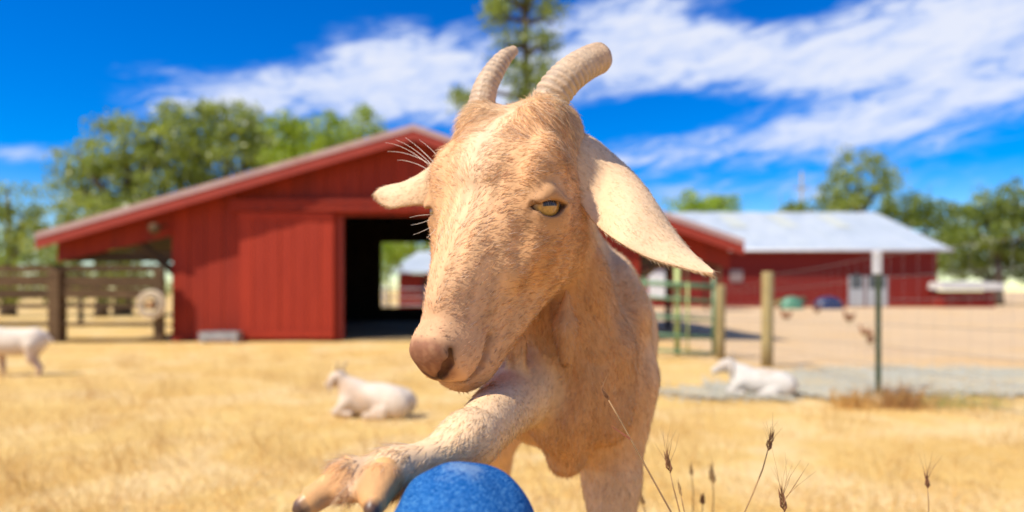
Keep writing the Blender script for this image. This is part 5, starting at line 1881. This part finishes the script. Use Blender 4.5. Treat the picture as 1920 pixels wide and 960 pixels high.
def denim():
    def b(nt, p):
        o = objco(nt)
        rot = nd(nt, 'ShaderNodeMapping', Vector=o, Rotation=(R(8), R(14), R(25)))
        warp = nd(nt, 'ShaderNodeMapping', Vector=rot.outputs[0], Scale=(1500, 900, 240))
        n1 = nd(nt, 'ShaderNodeTexNoise', Vector=warp.outputs[0], Scale=1.0, Detail=2.0, Roughness=.5)
        weft = nd(nt, 'ShaderNodeMapping', Vector=rot.outputs[0], Scale=(330, 300, 1500))
        n2 = nd(nt, 'ShaderNodeTexNoise', Vector=weft.outputs[0], Scale=1.0, Detail=2.0, Roughness=.5)
        n3 = nd(nt, 'ShaderNodeTexNoise', Vector=o, Scale=34.0, Detail=6.0, Roughness=.65)
        n4 = nd(nt, 'ShaderNodeTexNoise', Vector=o, Scale=420.0, Detail=3.0)
        tw = mth(nt, 'ADD', mth(nt, 'MULTIPLY', n1.outputs[0], .5), mth(nt, 'MULTIPLY', n2.outputs[0], .3))
        tw = mth(nt, 'ADD', tw, mth(nt, 'MULTIPLY', n4.outputs[0], .2))
        col = ramp(nt, tw, [(.36, (.003, .038, .165)), (.50, (.008, .095, .310)), (.64, (.12, .30, .50))])
        # worn pale over the point of the knee
        dv = nd(nt, 'ShaderNodeVectorMath', {'operation': 'DISTANCE'}, i0=o, i1=(float(KNEE[0]) + .002, float(KNEE[1]) - .012, float(KNEE[2]) + .044))
        worn = mth(nt, 'ADD', mth(nt, 'MULTIPLY', mth(nt, 'SUBTRACT', n3.outputs[0], .5), 2.2), mth(nt, 'SUBTRACT', .55, mth(nt, 'MULTIPLY', dv.outputs['Value'], 22.0)))
        worn = mth(nt, 'ADD', worn, mth(nt, 'MULTIPLY', mth(nt, 'SUBTRACT', tw, .5), 2.0))
        col = mixc(nt, ramp(nt, worn, [(.15, 0.0), (.65, .5)]), col, (.26, .36, .46))
        col = mixc(nt, ramp(nt, n3.outputs[0], [(.30, .35), (.5, 0.0)]), col, (.004, .04, .17))
        nt.links.new(col, p.inputs['Base Color'])
        bp = nd(nt, 'ShaderNodeBump', Strength=.7, Distance=.0010, Height=tw)
        nt.links.new(bp.outputs[0], p.inputs['Normal'])
    return principled('blue_denim', b, rough=.95, spec=.05)


def build_person():
    p = empty('person', (-.03, .45, 0), 'bent knee in blue denim jeans of the person crouching before the goat', 'person')
    K = KNEE

    def f(P):
        d = cap(P, K, (-.025, .02, .36), .0435, .074)
        d = smin(d, cap(P, K + [0, -.012, -.012], (-.035, .36, .10), .0430, .056), .03)
        d = smin(d, cap(P, (-.035, .36, .12), (-.035, .35, .07), .060, .064), .02)
        near = np.exp(-((P[:, 1] - .40) / .10) ** 2) * np.clip((.50 - P[:, 2]) / .04, 0, 1)
        d = d - near * .003 * np.sin(P[:, 1] * 120 + P[:, 2] * 90 + np.sin(P[:, 0] * 60))
        d = d - .0009 * np.sin(P[:, 0] * 130 + P[:, 1] * 90 + 1.0) * np.sin(P[:, 2] * 110 + P[:, 0] * 50)
        d = d - .0012 * np.sin(P[:, 0] * 70 + P[:, 1] * 40) * np.sin(P[:, 2] * 60)
        return d
    me, P, N = field_mesh(f, (-.16, -.08, .0), (.10, .58, .60), .004)
    me.name = 'jeans'
    link('jeans', me, p, denim())
    shoe = lambda P: smin(smin(cap(P, (-.035, .33, .05), (-.035, .48, .035), .045, .038), cap(P, (-.035, .35, .10), (-.035, .35, .05), .05, .048), .03), ell(P, (-.035, .45, .03), (.046, .09, .034)), .03)
    me, P, N = field_mesh(shoe, (-.12, .24, .0), (.05, .58, .17), .005)
    me.name = 'shoe'
    link('shoe', me, p, noisy('shoe_leather', (.05, .03, .02), (.09, .055, .035), scale=9, rough=.5, bump=.3))
    MB().box((-.082, .268, -.004), (.012, .542, .012)).build('shoe_sole', noisy('rubber', (.03, .03, .03), (.05, .05, .05), rough=.8), p, bevel=.004)
    s = at(884, 948, .4225)
    th = MB().tube([s + Vector((-.012, .004, -.0012)), s + Vector((-.004, .001, .0001)), s + Vector((.005, .0005, .0004)), s + Vector((.013, .003, .0012))], .0006, 6).build('thread', WHITE, p, True)


build_person()

# ------------------------------------------------------------------ seeded grass stalks in front
STALK = noisy('dry_stalk', (.30, .17, .075), (.42, .25, .11), scale=60, rough=.8, bump=.1)
SEED = noisy('seed_husk', (.17, .075, .035), (.30, .14, .06), scale=200, rough=.85, bump=.3)
SEEDP = noisy('pale_husk', (.42, .26, .11), (.55, .36, .16), scale=200, rough=.85, bump=.3)
STALKS = 'seeded grass stalks in front of the goat'


def stalk(label, d, stem, head, awn, nawn, r=.0010, mat=SEED, hw_=.0034, seed=1, bend=.0):
    """stem: photo points from the head down; carried on to the ground. head: length of the seed head (m)."""
    rr = np.random.default_rng(seed)
    P = [at(x, y, d) for x, y in stem]
    a, b = P[-2], P[-1]
    dv = (b - a).normalized()
    dv = (dv + Vector((0, 0, -.8))).normalized()
    z0 = b.z
    mid = b + dv * (z0 * .45)
    foot = Vector((mid.x + dv.x * .08, mid.y + .03, -.02))
    path = P + [mid, foot]
    g = empty('grass_stalk', (foot.x, foot.y, 0), label, 'grass stalk', STALKS)
    MB().tube(path, [r * .55] + [r * .8] * (len(P) - 1) + [r, r * 1.2], 7).build('stem', STALK, g, True)
    up = (P[0] - P[1]).normalized()
    sx = up.cross(Vector((0, 1, 0))).normalized()
    H = MB()
    n = 9
    for i in range(n):
        t = i / (n - 1)
        c = P[0] + up * head * (t * .75 - .05)
        s = 1 if i % 2 else -1
        w = hw_ * (1 - .45 * t)
        tip = c + up * head * .42 + sx * s * w * (.55 + .5 * rr.random()) + Vector((0, rr.uniform(-1, 1) * w * .8, 0))
        H.tube([c, c.lerp(tip, .45) + sx * s * w * .3, tip], [w * .22, w * .36, w * .05], 6)
    hd = H.build('seed_head', mat, g, True)
    if nawn:
        A = MB()
        for i in range(nawn):
            c = P[0] + up * head * rr.uniform(.2, .9)
            dd = (up + sx * rr.normal(0, .42) + Vector((0, rr.normal(0, .3), 0)) + sx * bend).normalized()
            L = awn * rr.uniform(.5, 1.1)
            A.tube([c, c + dd * L * .5, c + dd * L + sx * rr.normal(0, .08) * L], [.00026, .0002, .00007], 4)
        A.build('awns', STALK, hd)
    return g


s1 = stalk('long leaning stalk with a narrow tip crossing in front of the goat chest', .62, [(1141, 750), (1160, 783), (1182, 823), (1222, 895), (1258, 960)], .014, .02, 2, .0011, hw_=.0018, seed=1)
lf = MB()
a = at(1182, 823, .62)
b = at(1146, 799, .615)
lf.hexa([a + Vector((0, -.0008, -.0012)), a + Vector((0, .0008, -.0012)), b + Vector((0, .0004, -.0003)), b + Vector((0, -.0004, -.0003))],
        [a + Vector((0, -.0008, .0012)), a + Vector((0, .0008, .0012)), b + Vector((0, .0004, .0003)), b + Vector((0, -.0004, .0003))])
lf.build('leaf', noisy('red_leaf', (.34, .10, .05), (.45, .15, .07), scale=80), s1)
stalk('upright stalk with a bristly brown head, nearest the goat leg', .70, [(1256, 884), (1262, 912), (1275, 962)], .022, .036, 12, .0009, seed=2, bend=-.15)
stalk('stalk with a dark bristly head bending right, tallest of the right group', .72, [(1440, 843), (1430, 880), (1412, 925), (1394, 965)], .020, .024, 9, .0009, seed=3, bend=.25)
stalk('stalk cut by the bottom edge with long awns fanned to the left', .66, [(1470, 957), (1473, 975), (1475, 990)], .022, .045, 12, .0009, seed=4, bend=-.45)
stalk('lone thin stalk with a small bristly head at the right of the frame', .78, [(1739, 914), (1741, 940), (1741, 965)], .018, .034, 9, .0008, seed=5, bend=-.1)
stalk('short bare spike close beside the bristly stalk by the goat leg', .72, [(1277, 930), (1280, 945), (1284, 965)], .018, .0, 0, .0008, mat=SEEDP, hw_=.0018, seed=6)
stalk('small blurred stalk with one dark seed, midway between the bristly heads', 1.0, [(1317, 945), (1317, 955), (1315, 970)], .016, .012, 3, .0010, hw_=.0045, seed=7)
stalk('pale blurred stalk with a drooping husk, left of the tall leaning one', 1.15, [(1297, 892), (1300, 925), (1298, 970)], .020, .018, 3, .0011, mat=SEEDP, seed=8)
stalk('pale blurred stalk with a long loose head between the two groups', 1.1, [(1336, 905), (1338, 935), (1336, 970)], .030, .02, 5, .0012, mat=SEEDP, hw_=.005, seed=9)
stalk('low blurred stalk at the bottom edge right below the goat leg', 1.0, [(1206, 945), (1209, 958), (1212, 975)], .014, .015, 3, .0010, mat=SEEDP, seed=10)

print('built in %.1f s' % (time.time() - T0))
